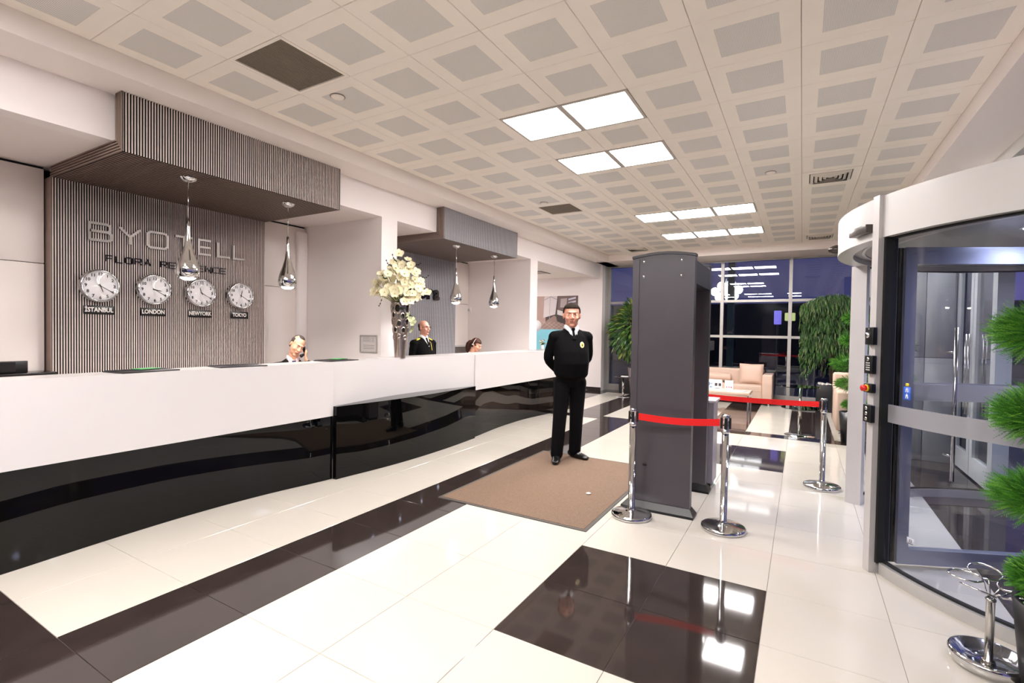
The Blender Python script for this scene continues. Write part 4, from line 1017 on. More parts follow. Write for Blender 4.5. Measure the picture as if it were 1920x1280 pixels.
def cushion(w_, h_, d_):
    mb = MB(); n = 14; vs = []; 
    for s_ in (-1, 1):
        for i in range(n + 1):
            for j in range(n + 1):
                u, v = i / n * 2 - 1, j / n * 2 - 1
                th = (max(0, (1 - u ** 4)) * max(0, (1 - v ** 4))) ** .5
                k = 1 - .05 * (1 - abs(u * v))
                vs.append((u * w_ / 2 * (k + .05 * abs(v) ** 2 * 0), s_ * (d_ / 2 * th + .003), v * h_ / 2 * k))
    fs = []
    for s_ in (0, 1):
        o_ = s_ * (n + 1) ** 2
        for i in range(n):
            for j in range(n): fs.append((o_ + i * (n + 1) + j, o_ + (i + 1) * (n + 1) + j, o_ + (i + 1) * (n + 1) + j + 1, o_ + i * (n + 1) + j + 1))
    mb.add(vs, fs, 0, True); return mb
o = cushion(.50, .46, .14).obj('cushion', lea); o.location = (-.98, 12.50, .665); o.rotation_euler = (-.16, 0, .0)
tag(o, 'square beige leather cushion leaning on the right end of the sofa', 'cushion')
# armchair at the right of the lounge (seen from the side)
t = thing('armchair', 'beige leather armchair half hidden behind the conifer pot', 'armchair', (.98, 9.7, 0))
MB().bbox(-.50, -.32, -.62, .62, .10, .70, .03, seg=3).obj('armrest', lea, t); MB().bbox(.32, .50, -.62, .62, .10, .70, .03, seg=3).obj('armrest', lea, t)
MB().bbox(-.32, .32, -.60, .35, .12, .42, .03, seg=3).obj('seat', lea, t)
MB().bbox(-.50, .50, .36, .62, .12, .93, .04, seg=3).obj('backrest', lea, t)
for x in (-.44, .44):
    for y in (-.55, .55): MB().rod((x, y, 0), (x, y, .105), .014).obj('leg', chrome, t)
# coffee table with brochures
t = thing('coffee_table', 'low beige coffee table on thin chrome legs before the sofa', 'coffee table', (-1.46, 10.75, 0))
MB().bbox(-.62, .62, -.32, .32, .38, .44, .01).obj('table_top', lea, t)
for x in (-.595, .595):
    for y in (-.295, .295): MB().box(x - .014, x + .014, y - .014, y + .014, 0, .38).obj('leg', chrome, t)
for k, (x, y, a, cols) in enumerate([(-1.58, 10.62, .05, 'blue'), (-1.43, 10.60, -.05, 'grey'), (-1.22, 10.56, .1, 'red')]):
    tt = thing('brochure_stand', ['white leaflet stand with a blue print at the left of the coffee table', 'white leaflet stand with dark portrait print in the middle of the coffee table', 'white leaflet stand with red lettering at the right of the coffee table'][k], 'brochure stand', (x, y, .44), a, 'leaflet stands on the coffee table')
    R4 = Matrix.Rotation(-.18, 4, 'X'); MB().box(-.075, .075, -.004, .004, .0, .21, 0, R4).obj('card', M('white_card', 'ece8e8', .4), tt)
    MB().box(-.07, .07, -.03, .06, 0, .004).obj('foot', glass('acrylic_foot', 'eef4f4', 1.), tt)
    q = MB(); mm = {'blue': M('print_blue', '6d87a8', .5), 'grey': M('print_dark', '3a3238', .5), 'red': M('print_red', 'c4505a', .5)}[cols]
    for (a0, a1, b0, b1) in {'blue': [(-.05, .0, .08, .15), (-.02, .05, .11, .13), (-.01, .04, .04, .07)], 'grey': [(-.06, -.01, .08, .14), (.01, .06, .08, .14), (-.05, .05, .03, .04)], 'red': [(-.05, -.03, .06, .09), (-.01, .01, .06, .09), (.03, .055, .06, .09)]}[cols]: q.box(a0, a1, -.0052, -.004, b0, b1, 0, R4)
    q.obj('print', mm, tt)
for k, (x, y, a) in enumerate([(-1.05, 10.62, .2), (-1.03, 10.66, -.3), (-1.9, 10.6, .3)]):
    o = MB().bbox(-.11, .11, -.075, .075, 0, .006, .001, seg=1).obj('magazine', [M('magazine_blue', 'aab4d8', .4, noise=.08), M('magazine_white', 'e8e8ee', .4, noise=.03), M('magazine_white', 'e8e8ee', .4)][k])
    o.location = (x, y, .44 + (.0062 if k == 1 else 0)); o.rotation_euler = (0, 0, a); tag(o, ['blue edged magazine at the right end of the coffee table', 'white magazine lying on top of the blue edged one', 'white magazine at the left end of the coffee table'][k], 'magazine')
# glass round table, two tiers
tg = glass('table_glass', '9fb4ae', 1.6, 1.5)
t = thing('glass_table', 'round two tier glass table on a chrome column', 'side table', (.0, 8.88, 0))
MB().lathe([(0, 0), (.21, 0), (.21, .006), (.03, .022), (0, .022)], n=44).obj('base', chrome, t)
MB().cyl(0, 0, .02, .765, .024).obj('column', steel, t)
for z, r in ((.425, .26), (.755, .26)): sharp(MB().lathe([(0, z), (r, z), (r, z + .01), (0, z + .01)], n=48).obj('glass_disc', tg, t))
for x, y, lab in ((-.03, 8.82, 'small clear glass ashtray on the lower tier of the round table'),):
    o = MB().lathe([(0, 0), (.04, 0), (.045, .03), (.038, .03), (.034, .008), (0, .008)], n=20).obj('ashtray', glass('ashtray_glass', 'dde8e4', 2.)); o.location = (x - .03, y, .4355); tag(o, lab, 'ashtray')
t = thing('side_table', 'small round dark table with chrome foot beside the left window plant', 'side table', (-3.70, 11.65, 0))
MB().lathe([(0, 0), (.16, 0), (.16, .006), (.03, .018), (0, .018)], n=36).obj('base', chrome, t); MB().cyl(0, 0, .015, .475, .026).obj('column', steel, t); MB().lathe([(0, .475), (.2, .475), (.2, .495), (0, .495)], n=40).obj('table_top', M('dark_table_top', '3a3535', .2), t)
o = MB().bbox(-.08, .08, -.05, .05, 0, .02, .004).obj('folded_napkin', M('white_card', 'ece8e8', .4)); o.location = (-3.66, 11.62, .4955); tag(o, 'folded white paper napkins on the small dark side table', 'napkins')

# ---------------------------------------------------------------- outside
st('ground_outside', MB().box(-14, 16, 13.1, 30, -.15, -.02).box(3.2, 16, -6, 13.1, -.15, -.02), M('night_paving', '3b3a42', .5, noise=.2, scale=2))
t = thing('globe_chandelier', 'cluster of glowing white globes seen through the window', 'chandelier', (-2.0, 16.0, 2.86)); gm = M('globe_glow', 'ffffff', .5, emit='fffaf0', es=5)
for k, (x, y, z) in enumerate([(-.3, 0, -.02), (-.13, .1, .16), (.15, -.05, .2), (.33, .1, .03), (0, 0, -.02), (-.2, .15, -.17), (.1, .1, -.2), (.24, -.1, -.16), (-.02, -.2, .05)]):
    MB().lathe([(.0, -.13), (.065, -.113), (.113, -.065), (.13, 0), (.113, .065), (.065, .113), (0, .13)], x, y, z, n=18).obj('globe', gm, t)
MB().rod((0, 0, 0), (0, 0, .9), .012).obj('stem', chrome, t)
st('trim_outside_beam', MB().box(-8, 4, 15.0, 15.2, 3.75, 3.9).box(-3.0, -2.75, 16.3, 16.5, 3.0, 5), M('sand_beam', 'b7a078', .6, noise=.05))
tl = MB().box(-1.9, -1.72, 15.6, 15.8, -.02, 3.7).obj('terrace_column', M('teal_grey', '57686c', .4, noise=.1)); tag(tl, 'slim teal grey terrace column outside behind the window', 'column')
t = thing('illuminated_sign', 'violet lit script sign outside at the left window bay', 'sign', (-3.2, 17.5, 2.5)); vm = M('violet_glow', '5a46e0', .5, emit='5a46ff', es=2.5)
MB().tube([(-.3, 0, -.3), (.0, 0, -.15), (.15, 0, .3), (.2, 0, -.3), (.35, 0, -.25)], .03, n=6).tube([(-.35, 0, -.1), (.05, 0, .0), (.4, 0, -.05)], .02, n=6).obj('script', vm, t); MB().rod((.0, .06, -2.52), (0, .06, .2), .04).obj('post', blk, t)
for k, (x, z, w_, h_, c, lab) in enumerate([(-.66, 2.1, .2, .42, '8f7ae6', 'violet lit square sign outside behind the window'), (-.33, 2.12, .28, .24, 'd8cf86', 'yellow lit box sign outside behind the window')]):
    t = thing('light_box', lab, 'sign', (x, 17.2, z)); MB().bbox(-w_ / 2, w_ / 2, 0, .1, -h_ / 2, h_ / 2, .02).obj('lit_face', M('glow_' + c, c, .5, emit=c, es=1.1), t); MB().rod((0, .05, -h_ / 2), (0, .05, -z), .03).obj('post', blk, t)
MBx = st('wall_outside_far', MB().box(-20, 20, 27, 28, 0, 3.1), M('night_building', '14141c', .8, noise=.3, scale=1))
# poster screen outside the facade
t = thing('advertising_case', 'lit poster case with pale yellow picture beyond the facade', 'sign', (2.75, 7.95, 0), .0)
MB().bbox(0, .7, 0, .06, .3, 2.36, .01).box(.1, .16, .0, .06, -.02, .3).box(.54, .6, .0, .06, -.02, .3).obj('case', wframe, t); MB().box(.05, .65, -.004, 0, .35, 2.30).obj('lit_face', M('poster_blue', '4a64a8', .5, emit='4a64a8', es=.5), t)
MB().box(.07, .63, -.007, -.003, 1.65, 2.24).obj('picture', M('poster_cream', 'f0e2a8', .5, emit='f0e2a8', es=.7), t)
# ---------------------------------------------------------------- people
def ell(bm, c, r, rot=None, seg=20):
    Mx = Matrix.Translation(c) @ (rot.to_matrix().to_4x4() if rot else Matrix.Identity(4)) @ Matrix.Diagonal((*r, 1))
    bmesh.ops.create_uvsphere(bm, u_segments=seg, v_segments=max(8, seg // 2 + 2), radius=1, matrix=Mx)
def loft(bm, rings, n=28):
    # rings: (center, rx, ry, xaxis) stacked; closed at both ends
    vs = []
    for i, (c, rx, ry) in enumerate(rings):
        c = Vector(c); a = Vector(rings[max(i - 1, 0)][0]); b = Vector(rings[min(i + 1, len(rings) - 1)][0]); t = (b - a).normalized()
        X = Vector((1, 0, 0)); X = (X - t * X.dot(t)).normalized() if abs(t.x) < .95 else Vector((0, 0, 1)) - t * t.z
        X.normalize(); Y = t.cross(X)
        vs.append([bm.verts.new(c + X * rx * math.cos(2 * PI * k / n) + Y * ry * math.sin(2 * PI * k / n)) for k in range(n)])
    for i in range(len(vs) - 1):
        for k in range(n): bm.faces.new((vs[i][k], vs[i][(k + 1) % n], vs[i + 1][(k + 1) % n], vs[i + 1][k]))
    bm.faces.new(list(reversed(vs[0]))); bm.faces.new(vs[-1])
def limb(bm, pts, rads, n=16):
    # smooth tapered tube through joints
    P = []; R = []
    for i in range(len(pts) - 1):
        for k in range(5):
            t = k / 5; P.append(Vector(pts[i]).lerp(Vector(pts[i + 1]), t)); R.append(rads[i] + (rads[i + 1] - rads[i]) * t)
    P.append(Vector(pts[-1])); R.append(rads[-1])
    for _ in range(2):
        Q = P[:]
        for i in range(1, len(P) - 1): Q[i] = (P[i - 1] + P[i] * 2 + P[i + 1]) / 4
        P = Q
    loft(bm, [(p, r, r) for p, r in zip(P, R)], n); ell(bm, P[0], (R[0],) * 3, seg=14); ell(bm, P[-1], (R[-1],) * 3, seg=14)
def remesh(bm, name, mats, parent, vox, sm=4, matfn=None, disp=None):
    bmesh.ops.recalc_face_normals(bm, faces=bm.faces[:])
    me = bpy.data.meshes.new(name); bm.to_mesh(me); bm.free(); o = bpy.data.objects.new(name, me); link(o)
    md = o.modifiers.new('r', 'REMESH'); md.mode = 'VOXEL'; md.voxel_size = vox; md.use_smooth_shade = True
    ms = o.modifiers.new('s', 'SMOOTH'); ms.iterations = sm; ms.factor = .5
    dg = bpy.context.evaluated_depsgraph_get(); nm = bpy.data.meshes.new_from_object(o.evaluated_get(dg)); o.modifiers.clear(); o.data = nm; bpy.data.meshes.remove(me); nm.name = name
    nm.materials.clear()
    for m_ in mats: nm.materials.append(m_)
    if matfn:
        for p in nm.polygons: p.material_index = matfn(p.center)
    nm.polygons.foreach_set('use_smooth', [True] * len(nm.polygons)); o.parent = parent; return o
def hand(bm, w_, d, nrm, thumb_side, s_=1.):
    d = Vector(d).normalized(); nrm = Vector(nrm); nrm = (nrm - d * nrm.dot(d)).normalized(); sd = d.cross(nrm) * thumb_side; w_ = Vector(w_)
    def pt(a, b, c): return w_ + (d * a + sd * b + nrm * c) * s_
    q = Matrix((sd, nrm, d)).transposed().to_quaternion()
    ell(bm, pt(.045, 0, 0), (.042 * s_, .016 * s_, .052 * s_), q); limb(bm, [pt(-.03, 0, 0), pt(.02, 0, 0)], [.027 * s_, .026 * s_])
    for k, L_ in enumerate((.068, .078, .072, .055)):
        b = .031 - .0205 * k; limb(bm, [pt(.08, b, 0), pt(.08 + L_ * .5, b * 1.08, -.008), pt(.08 + L_ * .95, b * 1.1, -.028)], [.0095 * s_, .0088 * s_, .0075 * s_], 10)
    limb(bm, [pt(.015, .03, 0), pt(.05, .058, -.006), pt(.085, .064, -.016)], [.013 * s_, .011 * s_, .009 * s_], 10)
skin_mats = {}
def head_bm(bm, H, female=False):
    def E_(c, r, rot=None):
        q = H.to_quaternion(); rr = q @ rot if rot else q; sc = H.to_scale()
        ell(bm, H @ Vector(c), (r[0] * sc.x, r[1] * sc.y, r[2] * sc.z), rr, 24)
    E_((0, .014, .035), (.076, .096, .088)); E_((0, -.018, -.02), (.068, .078, .092)); E_((0, -.030, -.072), (.052, .056, .045))
    E_((0, -.072, -.104), (.024, .022, .017)); E_((0, -.088, .030), (.05, .014, .012)); E_((-.036, -.064, -.03), (.026, .024, .022)); E_((.036, -.064, -.03), (.026, .024, .022))
    a, b = H @ Vector((0, -.090, .018)), H @ Vector((0, -.118, -.028)); limb(bm, [a, b], [.009, .013], 12)
    E_((-.012, -.106, -.032), (.009, .011, .008)); E_((.012, -.106, -.032), (.009, .011, .008))
    E_((0, -.092, -.060), (.024, .011, .007)); E_((0, -.090, -.072), (.021, .011, .007))
    for s_ in (-1, 1): E_((s_ * .078, .012, -.008), (.009, .02, .032), Euler((.15, 0, s_ * .35)).to_quaternion())
def face_parts(H, parent, hairc, brow, glasses=False, skin=None):
    q = MB()
    def lens(x, z, rx, rz, y, mi, mb):
        mb.lathe([(0.0001, .004), (.7, .003), (1, 0)], n=18, mi=mi, M4=H @ basis((1, 0, 0), (0, 0, 1), (0, -1, 0), (x, y, z)) @ Matrix.Diagonal((rx, rz, 1, 1)))
    for s_ in (-1, 1):
        mb = MB(); lens(s_ * .031, .006, .013, .0044, -.0875, 0, mb); lens(s_ * .031, .006, .0055, .0046, -.0895, 1, mb)
        mb.obj('eye', [M('eye_white', 'd9cfc9', .3), M('iris', '2a1c14', .2)], parent)
        mb = MB(); mb.tube([H @ Vector((s_ * .014, -.0965, .024)), H @ Vector((s_ * .032, -.0965, .030)), H @ Vector((s_ * .052, -.083, .024))], [.0035, .0042, .002], n=6); mb.obj('eyebrow', brow, parent)
    mb = MB(); mb.tube([H @ Vector((-.024, -.094, -.066)), H @ Vector((-.01, -.1025, -.0645)), H @ Vector((.01, -.1025, -.0645)), H @ Vector((.024, -.094, -.066))], [.002, .0042, .0042, .002], n=8); mb.obj('lips', M('lips', 'a8554c', .5), parent)
    if glasses:
        mb = MB()
        for s_ in (-1, 1):
            mb.tube([H @ Vector((s_ * .034 + .026 * math.cos(k * PI / 8), -.104, .004 + .014 * math.sin(k * PI / 8))) for k in range(16)], .0022, n=6, closed=True)
            mb.tube([H @ Vector((s_ * .060, -.103, .010)), H @ Vector((s_ * .079, -.06, .008)), H @ Vector((s_ * .083, .01, .006))], .0024, n=6)
        mb.rod(H @ Vector((-.010, -.104, .008)), H @ Vector((.010, -.104, .008)), .0022); mb.obj('glasses', blk, parent)
def hair_cap(H, parent, mat, cond, infl=.010, extra=None, vox=.005):
    bm = bmesh.new(); q = H.to_quaternion(); sc = H.to_scale(); S3 = lambda a, b, c: (a * sc.x, b * sc.y, c * sc.z)
    ell(bm, H @ Vector((0, .016, .037)), S3(.076 + infl, .096 + infl, .088 + infl), q, 40); ell(bm, H @ Vector((0, .03, -.01)), S3(.070 + infl, .07 + infl, .075), q, 40)
    me = bpy.data.meshes.new('hair'); Hi = H.inverted(); bmesh.ops.delete(bm, geom=[f for f in bm.faces if not cond(Hi @ f.calc_center_median())], context='FACES')
    if extra: extra(bm)
    rr = random.Random(3)
    for v in bm.verts: v.co += Vector((rr.gauss(0, 1), rr.gauss(0, 1), rr.gauss(0, 1))) * .0009
    bm.to_mesh(me); bm.free(); me.materials.append(mat); me.polygons.foreach_set('use_smooth', [True] * len(me.polygons)); o = ob('hair', me, parent); md = o.modifiers.new('s', 'SOLIDIFY'); md.thickness = .016; md.offset = -1; return o

def person(name, label, loc, rz, J, skinhex, cloth, sh=1., head=None, female=False, nk=1.):
    NK = nk
    t = thing('person', label, 'person', loc, rz); t.scale = (sh,) * 3
    sk = M('skin_' + skinhex, skinhex, .5, noise=.05, scale=12); sk.node_tree.nodes['Principled BSDF'].inputs['Subsurface Weight'].default_value = .08
    H = head
    bm = bmesh.new(); head_bm(bm, H, female); nk = J['neck']
    loft(bm, [(Vector(nk) + Vector((0, .01, -.05)), .062 * NK, .058 * NK), (nk, .057 * NK, .056 * NK), (Vector(nk).lerp(H @ Vector((0, .01, -.05)), .6), .054 * NK, .056 * NK), (H @ Vector((0, .012, -.03)), .052 * NK, .055 * NK)])
    loft(bm, [(c, rx * .9, ry * .9) for c, rx, ry in J['torso']])
    for s_ in (0, 1):
        S_, E_, W_ = J['arms'][s_]; limb(bm, [S_, E_, W_], [.042, .036, .026]); hand(bm, W_, J['hand_d'][s_], J['hand_n'][s_], J['thumb'][s_], .95)
        Hh, K, A = J['legs'][s_]; limb(bm, [Hh, K, A], [.07, .048, .036]); limb(bm, [A, Vector(A) + Vector((0, 0, -.045))], [.034, .026])
    remesh(bm, 'body', [sk], t, .006, 3)
    # top garment
    bm = bmesh.new(); loft(bm, J['torso'])
    for s_ in (0, 1):
        S_, E_, W_ = J['arms'][s_]; W2 = Vector(E_).lerp(Vector(W_), .97); limb(bm, [Vector(J['torso'][-2][0]).lerp(Vector(S_), .55), S_], [.06, .072]); limb(bm, [S_, E_, W2], [.066, .056, .044])
    remesh(bm, cloth['top'][0], [cloth['top'][1]], t, .008, 5)
    bm = bmesh.new()
    tr = J['torso']
    if not cloth.get('skirt'):
        loft(bm, [(Vector(tr[0][0]) - Vector((0, 0, .12)), tr[0][1] * .55, tr[0][2] * .6), (Vector(tr[0][0]) - Vector((0, 0, .04)), tr[0][1] * .9, tr[0][2] * .88), (Vector(tr[0][0]) + Vector((0, 0, .06)), tr[0][1] * .96, tr[0][2] * .9), (Vector(tr[1][0]), tr[1][1] * .95, tr[1][2] * .86)])
    for s_ in (0, 1):
        Hh, K, A = J['legs'][s_]; A2 = Vector(A) + Vector((0, 0, -.012)); limb(bm, [Hh, K, A2], [.100, .078, .070])
    remesh(bm, 'trousers', [cloth['trousers']], t, .008, 4)
    for s_ in (0, 1):
        A = Vector(J['legs'][s_][2]); f = Vector(J['foot'][s_]).normalized(); L_ = .15; bm = bmesh.new(); z0 = A.z - .095
        loft(bm, [(A + f * -.085 + Vector((0, 0, -.055)), .028, .026), (A + f * -.06 + Vector((0, 0, -.045)), .038, .048), (A + f * .0 + Vector((0, 0, -.040)), .044, .055), (A + f * .08 + Vector((0, 0, -.062)), .046, .032), (A + f * .145 + Vector((0, 0, -.070)), .044, .025), (A + f * .185 + Vector((0, 0, -.075)), .026, .018)], 20)
        for v in bm.verts: v.co.z = max(v.co.z, z0)
        remesh(bm, 'shoe', [M('black_leather_shoe', '0e0d0e', .3, noise=.1)], t, .006, 2)
    return t, H, sk
def collar(H, nk, t, mat, k_=1.):
    nk = Vector(nk); mb = MB(); n = 28; vs = []
    for k in range(n + 1):
        a = -PI / 2 + .30 + (2 * PI - .60) * k / n; c_, s_ = math.cos(a), math.sin(a); front = max(0, -s_) ** 3
        vs += [nk + Vector((c_ * .064 * k_, s_ * .064 * k_ + .004, .034 - front * .035)), nk + Vector((c_ * (.076 + .010 * front) * k_, s_ * (.078 + .02 * front) * k_, -.010 - front * .055))]
    fs = [(2 * i, 2 * i + 1, 2 * i + 3, 2 * i + 2) for i in range(n)]; mb.add(vs, fs, 0, True)
    o = mb.obj('shirt_collar', mat, t); md = o.modifiers.new('s', 'SOLIDIFY'); md.thickness = .004
from mathutils.bvhtree import BVHTree
def drape(name, surf, poly, off, mat, parent, step=.008, frm=-1, th=.003):
    me0 = surf.data; bv = BVHTree.FromPolygons([v.co for v in me0.vertices], [tuple(p.vertices) for p in me0.polygons])
    def hit(x, z):
        r = bv.ray_cast(Vector((x, frm, z)), Vector((0, -frm, 0)))
        return r[0]
    # subdivide the polygon by fan + edge walk into rows
    zs = [p[1] for p in poly]; z0, z1 = min(zs), max(zs); n = max(2, int((z1 - z0) / step)); vs = []; fs = []; m_ = 8; rows = []
    for i in range(n + 1):
        z = z0 + (z1 - z0) * (i + (.001 if i == 0 else -.001 if i == n else 0)) / n; xs_ = []
        for a, b in zip(poly, poly[1:] + poly[:1]):
            if (a[1] - z) * (b[1] - z) <= 0 and abs(a[1] - b[1]) > 1e-9: xs_.append(a[0] + (b[0] - a[0]) * (z - a[1]) / (b[1] - a[1]))
        if len(xs_) < 2: continue
        xa, xb = min(xs_), max(xs_); row = []
        for k in range(m_ + 1):
            x = xa + (xb - xa) * k / m_; h = hit(x, z)
            y = h.y if h else (vs[-1][1] - (-off) if vs else 0)
            row.append(len(vs)); vs.append((x, y - off, z))
        rows.append(row)
    for r0, r1 in zip(rows, rows[1:]):
        for k in range(m_): fs.append((r0[k], r0[k + 1], r1[k + 1], r1[k]))
    mb = MB(); mb.add(vs, fs, 0, True); o = mb.obj(name, mat, parent); md = o.modifiers.new('s', 'SOLIDIFY'); md.thickness = th; md.offset = 1 if False else 0; return o
blackwool = M('black_wool', '060607', .9, spec=.12, noise=.15, scale=7, bump=.55, dist=.02); blackcloth = M('black_trouser_cloth', '070609', .85, spec=.15, noise=.1, scale=30)
suit = M('dark_suit', '100e0e', .8, spec=.2, noise=.1); shirtm = M('white_shirt', 'e6e6ec', .7, noise=.02); tiem = M('black_tie', '060607', .85, spec=.15, noise=.1)
hairb = M('dark_brown_hair', '231a15', .85, spec=.15, noise=.3, scale=40); hairg = M('greying_hair', '4b4340', .85, spec=.15, noise=.4, scale=40); hairw = M('brown_hair', '3d2216', .6, spec=.25, noise=.3, scale=30)
goldm = M('gold_embroidery', 'e3c53c', .4, metal=.2, noise=.1)
TOR = [((0, -.005, .955), .165, .125), ((0, -.02, .995), .196, .158), ((0, -.038, 1.12), .200, .168), ((0, -.03, 1.22), .200, .158), ((0, -.005, 1.33), .203, .138), ((0, .005, 1.405), .188, .118), ((0, .01, 1.460), .135, .090), ((0, .012, 1.515), .074, .068)]
def HM(c, yawd=0, pit=0, rol=0): return Matrix.Translation(c) @ Matrix.Rotation(math.radians(yawd), 4, 'Z') @ Matrix.Rotation(math.radians(pit), 4, 'X') @ Matrix.Rotation(math.radians(rol), 4, 'Y')
# --- guard
J = dict(torso=TOR, neck=(0, .005, 1.535), arms=[[(-.190, .01, 1.405), (-.255, .09, 1.155), (-.09, .185, 1.00)], [(.190, .01, 1.405), (.248, .11, 1.155), (.09, .205, 1.02)]],
         hand_d=[(.85, .0, -.4), (-.8, .05, -.4)], hand_n=[(0, 1, 0), (0, 1, 0)], thumb=[1, -1],
         legs=[[(-.092, .0, .89), (-.125, -.03, .49), (-.150, -.02, .095)], [(.092, .01, .89), (.095, .05, .49), (.105, .12, .095)]], foot=[(-.34, -.92, 0), (.60, -.76, 0)])
g, H, sk = person('person', 'guard in black v-neck sweater and tie standing on the brown mat, hands behind back', (-2.385, 5.46, .010), math.radians(40), J, 'c98e78', dict(top=('sweater', blackwool), trousers=blackcloth), 1.052, HM((0, -.012, 1.655), -13, 2, 0) @ Matrix.Diagonal((1.17, 1.10, 1.08, 1)), nk=1.25)
swt = [c for c in g.children if c.name.startswith('sweater')][0]
face_parts(H, g, hairb, hairb)
hair_cap(H, g, hairb, lambda p: (p.z > .072 - .0 * abs(p.x)) or (p.y > -.02 and p.z > .02 + max(0, .03 - p.y) * .3) or (p.y > .02 and p.z > -.045), .010)
collar(H, (0, .005, 1.515), g, shirtm, 1.18)
drape('shirt_front', swt, [(-.048, 1.525), (.048, 1.525), (.038, 1.47), (.004, 1.395), (-.004, 1.395), (-.038, 1.47)], .004, shirtm, g)
drape('collar_wing', swt, [(-.055, 1.53), (-.016, 1.50), (-.036, 1.435), (-.056, 1.48)], .010, shirtm, g); drape('collar_wing', swt, [(.055, 1.53), (.016, 1.50), (.036, 1.435), (.056, 1.48)], .010, shirtm, g)
drape('tie', swt, [(-.018, 1.50), (.018, 1.50), (.012, 1.475), (.022, 1.385), (-.022, 1.385), (-.012, 1.475)], .011, tiem, g)
MB().bbox(-.019, .019, -.095, -.070, 1.485, 1.512, .006).obj('tie_knot', tiem, g)
# badge and epaulettes
drape('chest_badge', swt, [(.088 + .026 * math.cos(k * PI / 8), 1.325 + .034 * math.sin(k * PI / 8)) for k in range(16)], .004, M('badge_cream', 'efe6c2', .5, noise=.05), g, .004)
drape('badge_emblem', swt, [(.088, 1.350), (.104, 1.330), (.098, 1.305), (.088, 1.296), (.078, 1.305), (.072, 1.330)], .007, goldm, g, .004); drape('badge_emblem', swt, [(.088, 1.334), (.096, 1.322), (.088, 1.31), (.080, 1.322)], .0095, blk, g, .004)
for s_ in (-1, 1):
    M4 = Matrix.Translation((s_ * .145, .0, 1.468)) @ Matrix.Rotation(s_ * .42, 4, 'Y'); e_ = MB().bbox(-.055, .055, -.026, .026, -.006, .006, .003, M4=M4).obj('shoulder_patch', M('patch_cloth', '1b1a1e', .6, noise=.1), g)
    MB().lathe([(.006, .006), (.005, .010), (0, .011)], n=10, M4=M4 @ Matrix.Translation((-s_ * .04, 0, 0))).obj('button', chrome, e_)

# --- standing officer behind the desk
J2 = dict(J); J2['arms'] = [[(-.205, .01, 1.405), (-.245, .02, 1.12), (-.225, -.13, .92)], [(.205, .01, 1.405), (.245, .02, 1.12), (.225, -.13, .92)]]
J2['hand_d'] = [(.1, -.6, -.7), (-.1, -.6, -.7)]; J2['hand_n'] = [(1, 0, 0), (-1, 0, 0)]; J2['thumb'] = [1, -1]; J2['legs'] = [[(-.092, 0, .89), (-.11, -.01, .49), (-.12, .02, .095)], [(.092, 0, .89), (.11, -.01, .49), (.12, .02, .095)]]; J2['foot'] = [(-.15, -1, 0), (.15, -1, 0)]
g2, H, sk = person('person', 'bald man with glasses in black uniform with yellow shoulder badge behind the desk', (-5.22, 6.10, 0), math.radians(82), J2, 'cf9580', dict(top=('uniform_jumper', blackwool), trousers=blackcloth), .945, HM((0, -.01, 1.675), 8, 0, 0))
swt = [c for c in g2.children if c.name.startswith('uniform_jumper')][0]
face_parts(H, g2, hairg, hairg, True)
hair_cap(H, g2, hairg, lambda p: p.y > .03 and -.05 < p.z < .055 + .1 * p.y, .004)
collar(H, (0, .005, 1.525), g2, shirtm)
drape('shirt_front', swt, [(-.055, 1.525), (.055, 1.525), (.045, 1.47), (.004, 1.36), (-.004, 1.36), (-.045, 1.47)], .004, shirtm, g2); drape('tie', swt, [(-.018, 1.51), (.018, 1.51), (.022, 1.375), (-.022, 1.375)], .011, tiem, g2)
for s_ in (-1, 1):
    M4 = Matrix.Translation((s_ * .150, .0, 1.470)) @ Matrix.Rotation(s_ * .42, 4, 'Y'); e_ = MB().bbox(-.060, .055, -.032, .032, -.006, .010, .003, M4=M4).obj('epaulette', M('yellow_epaulette', 'e8d338', .5), g2)
    MB().bbox(-.012, .012, -.012, .012, .0095, .012, .001, M4=M4).obj('emblem', blk, e_)
drape('gold_braid', swt, [(.07, 1.44), (.076, 1.44), (.05, 1.30), (.044, 1.30)], .004, goldm, g2)

# --- seated people
def seated(dz, lean=0.):
    tor = [((c[0] + lean * (c[2] - .955), c[1] - .06 * (c[2] - .955) * 2, c[2] - dz), rx, ry) for c, rx, ry in TOR]; return tor
dz = .40; tor = seated(dz, .10)
tor = [(c, rx, ry * .88) for c, rx, ry in tor]; nx, ny = tor[-1][0][0], tor[-1][0][1]
J3 = dict(torso=tor, neck=(nx + .005, ny - .01, 1.535 - dz), arms=[[(nx - .225, ny, 1.40 - dz), (-.30, -.20, 1.13 - dz), (-.12, -.42, .80)], [(nx + .205, ny, 1.40 - dz), (.27, -.28, 1.12 - dz), (nx + .135, ny - .115, 1.475 - dz)]],
          hand_d=[(.5, -.8, 0), (-.25, .1, 1)], hand_n=[(0, 0, -1), (-1, 0, 0)], thumb=[1, -1],
          legs=[[(-.10, -.02, .54), (-.13, -.44, .53), (-.13, -.40, .095)], [(.10, -.02, .54), (.13, -.44, .53), (.13, -.40, .095)]], foot=[(0, -1, 0), (0, -1, 0)])
g3, H, sk = person('person', 'receptionist in dark suit and pale shirt bending over a phone behind the desk', (-5.16, 3.63, .075), math.radians(62), J3, 'd9a284', dict(top=('suit_jacket', suit), trousers=suit), 1.0, HM((nx + .035, ny - .05, 1.672 - dz), 12, 20, 24) @ Matrix.Scale(.94, 4))
swt = [c for c in g3.children if c.name.startswith('suit_jacket')][0]; face_parts(H, g3, hairb, hairb)
hair_cap(H, g3, hairg, lambda p: (p.y > .035 and p.z > -.05) or (p.y > -.01 and .02 < p.z < .07 and abs(p.x) > .05) or (abs(p.x) < .035 and p.z > .105), .004)
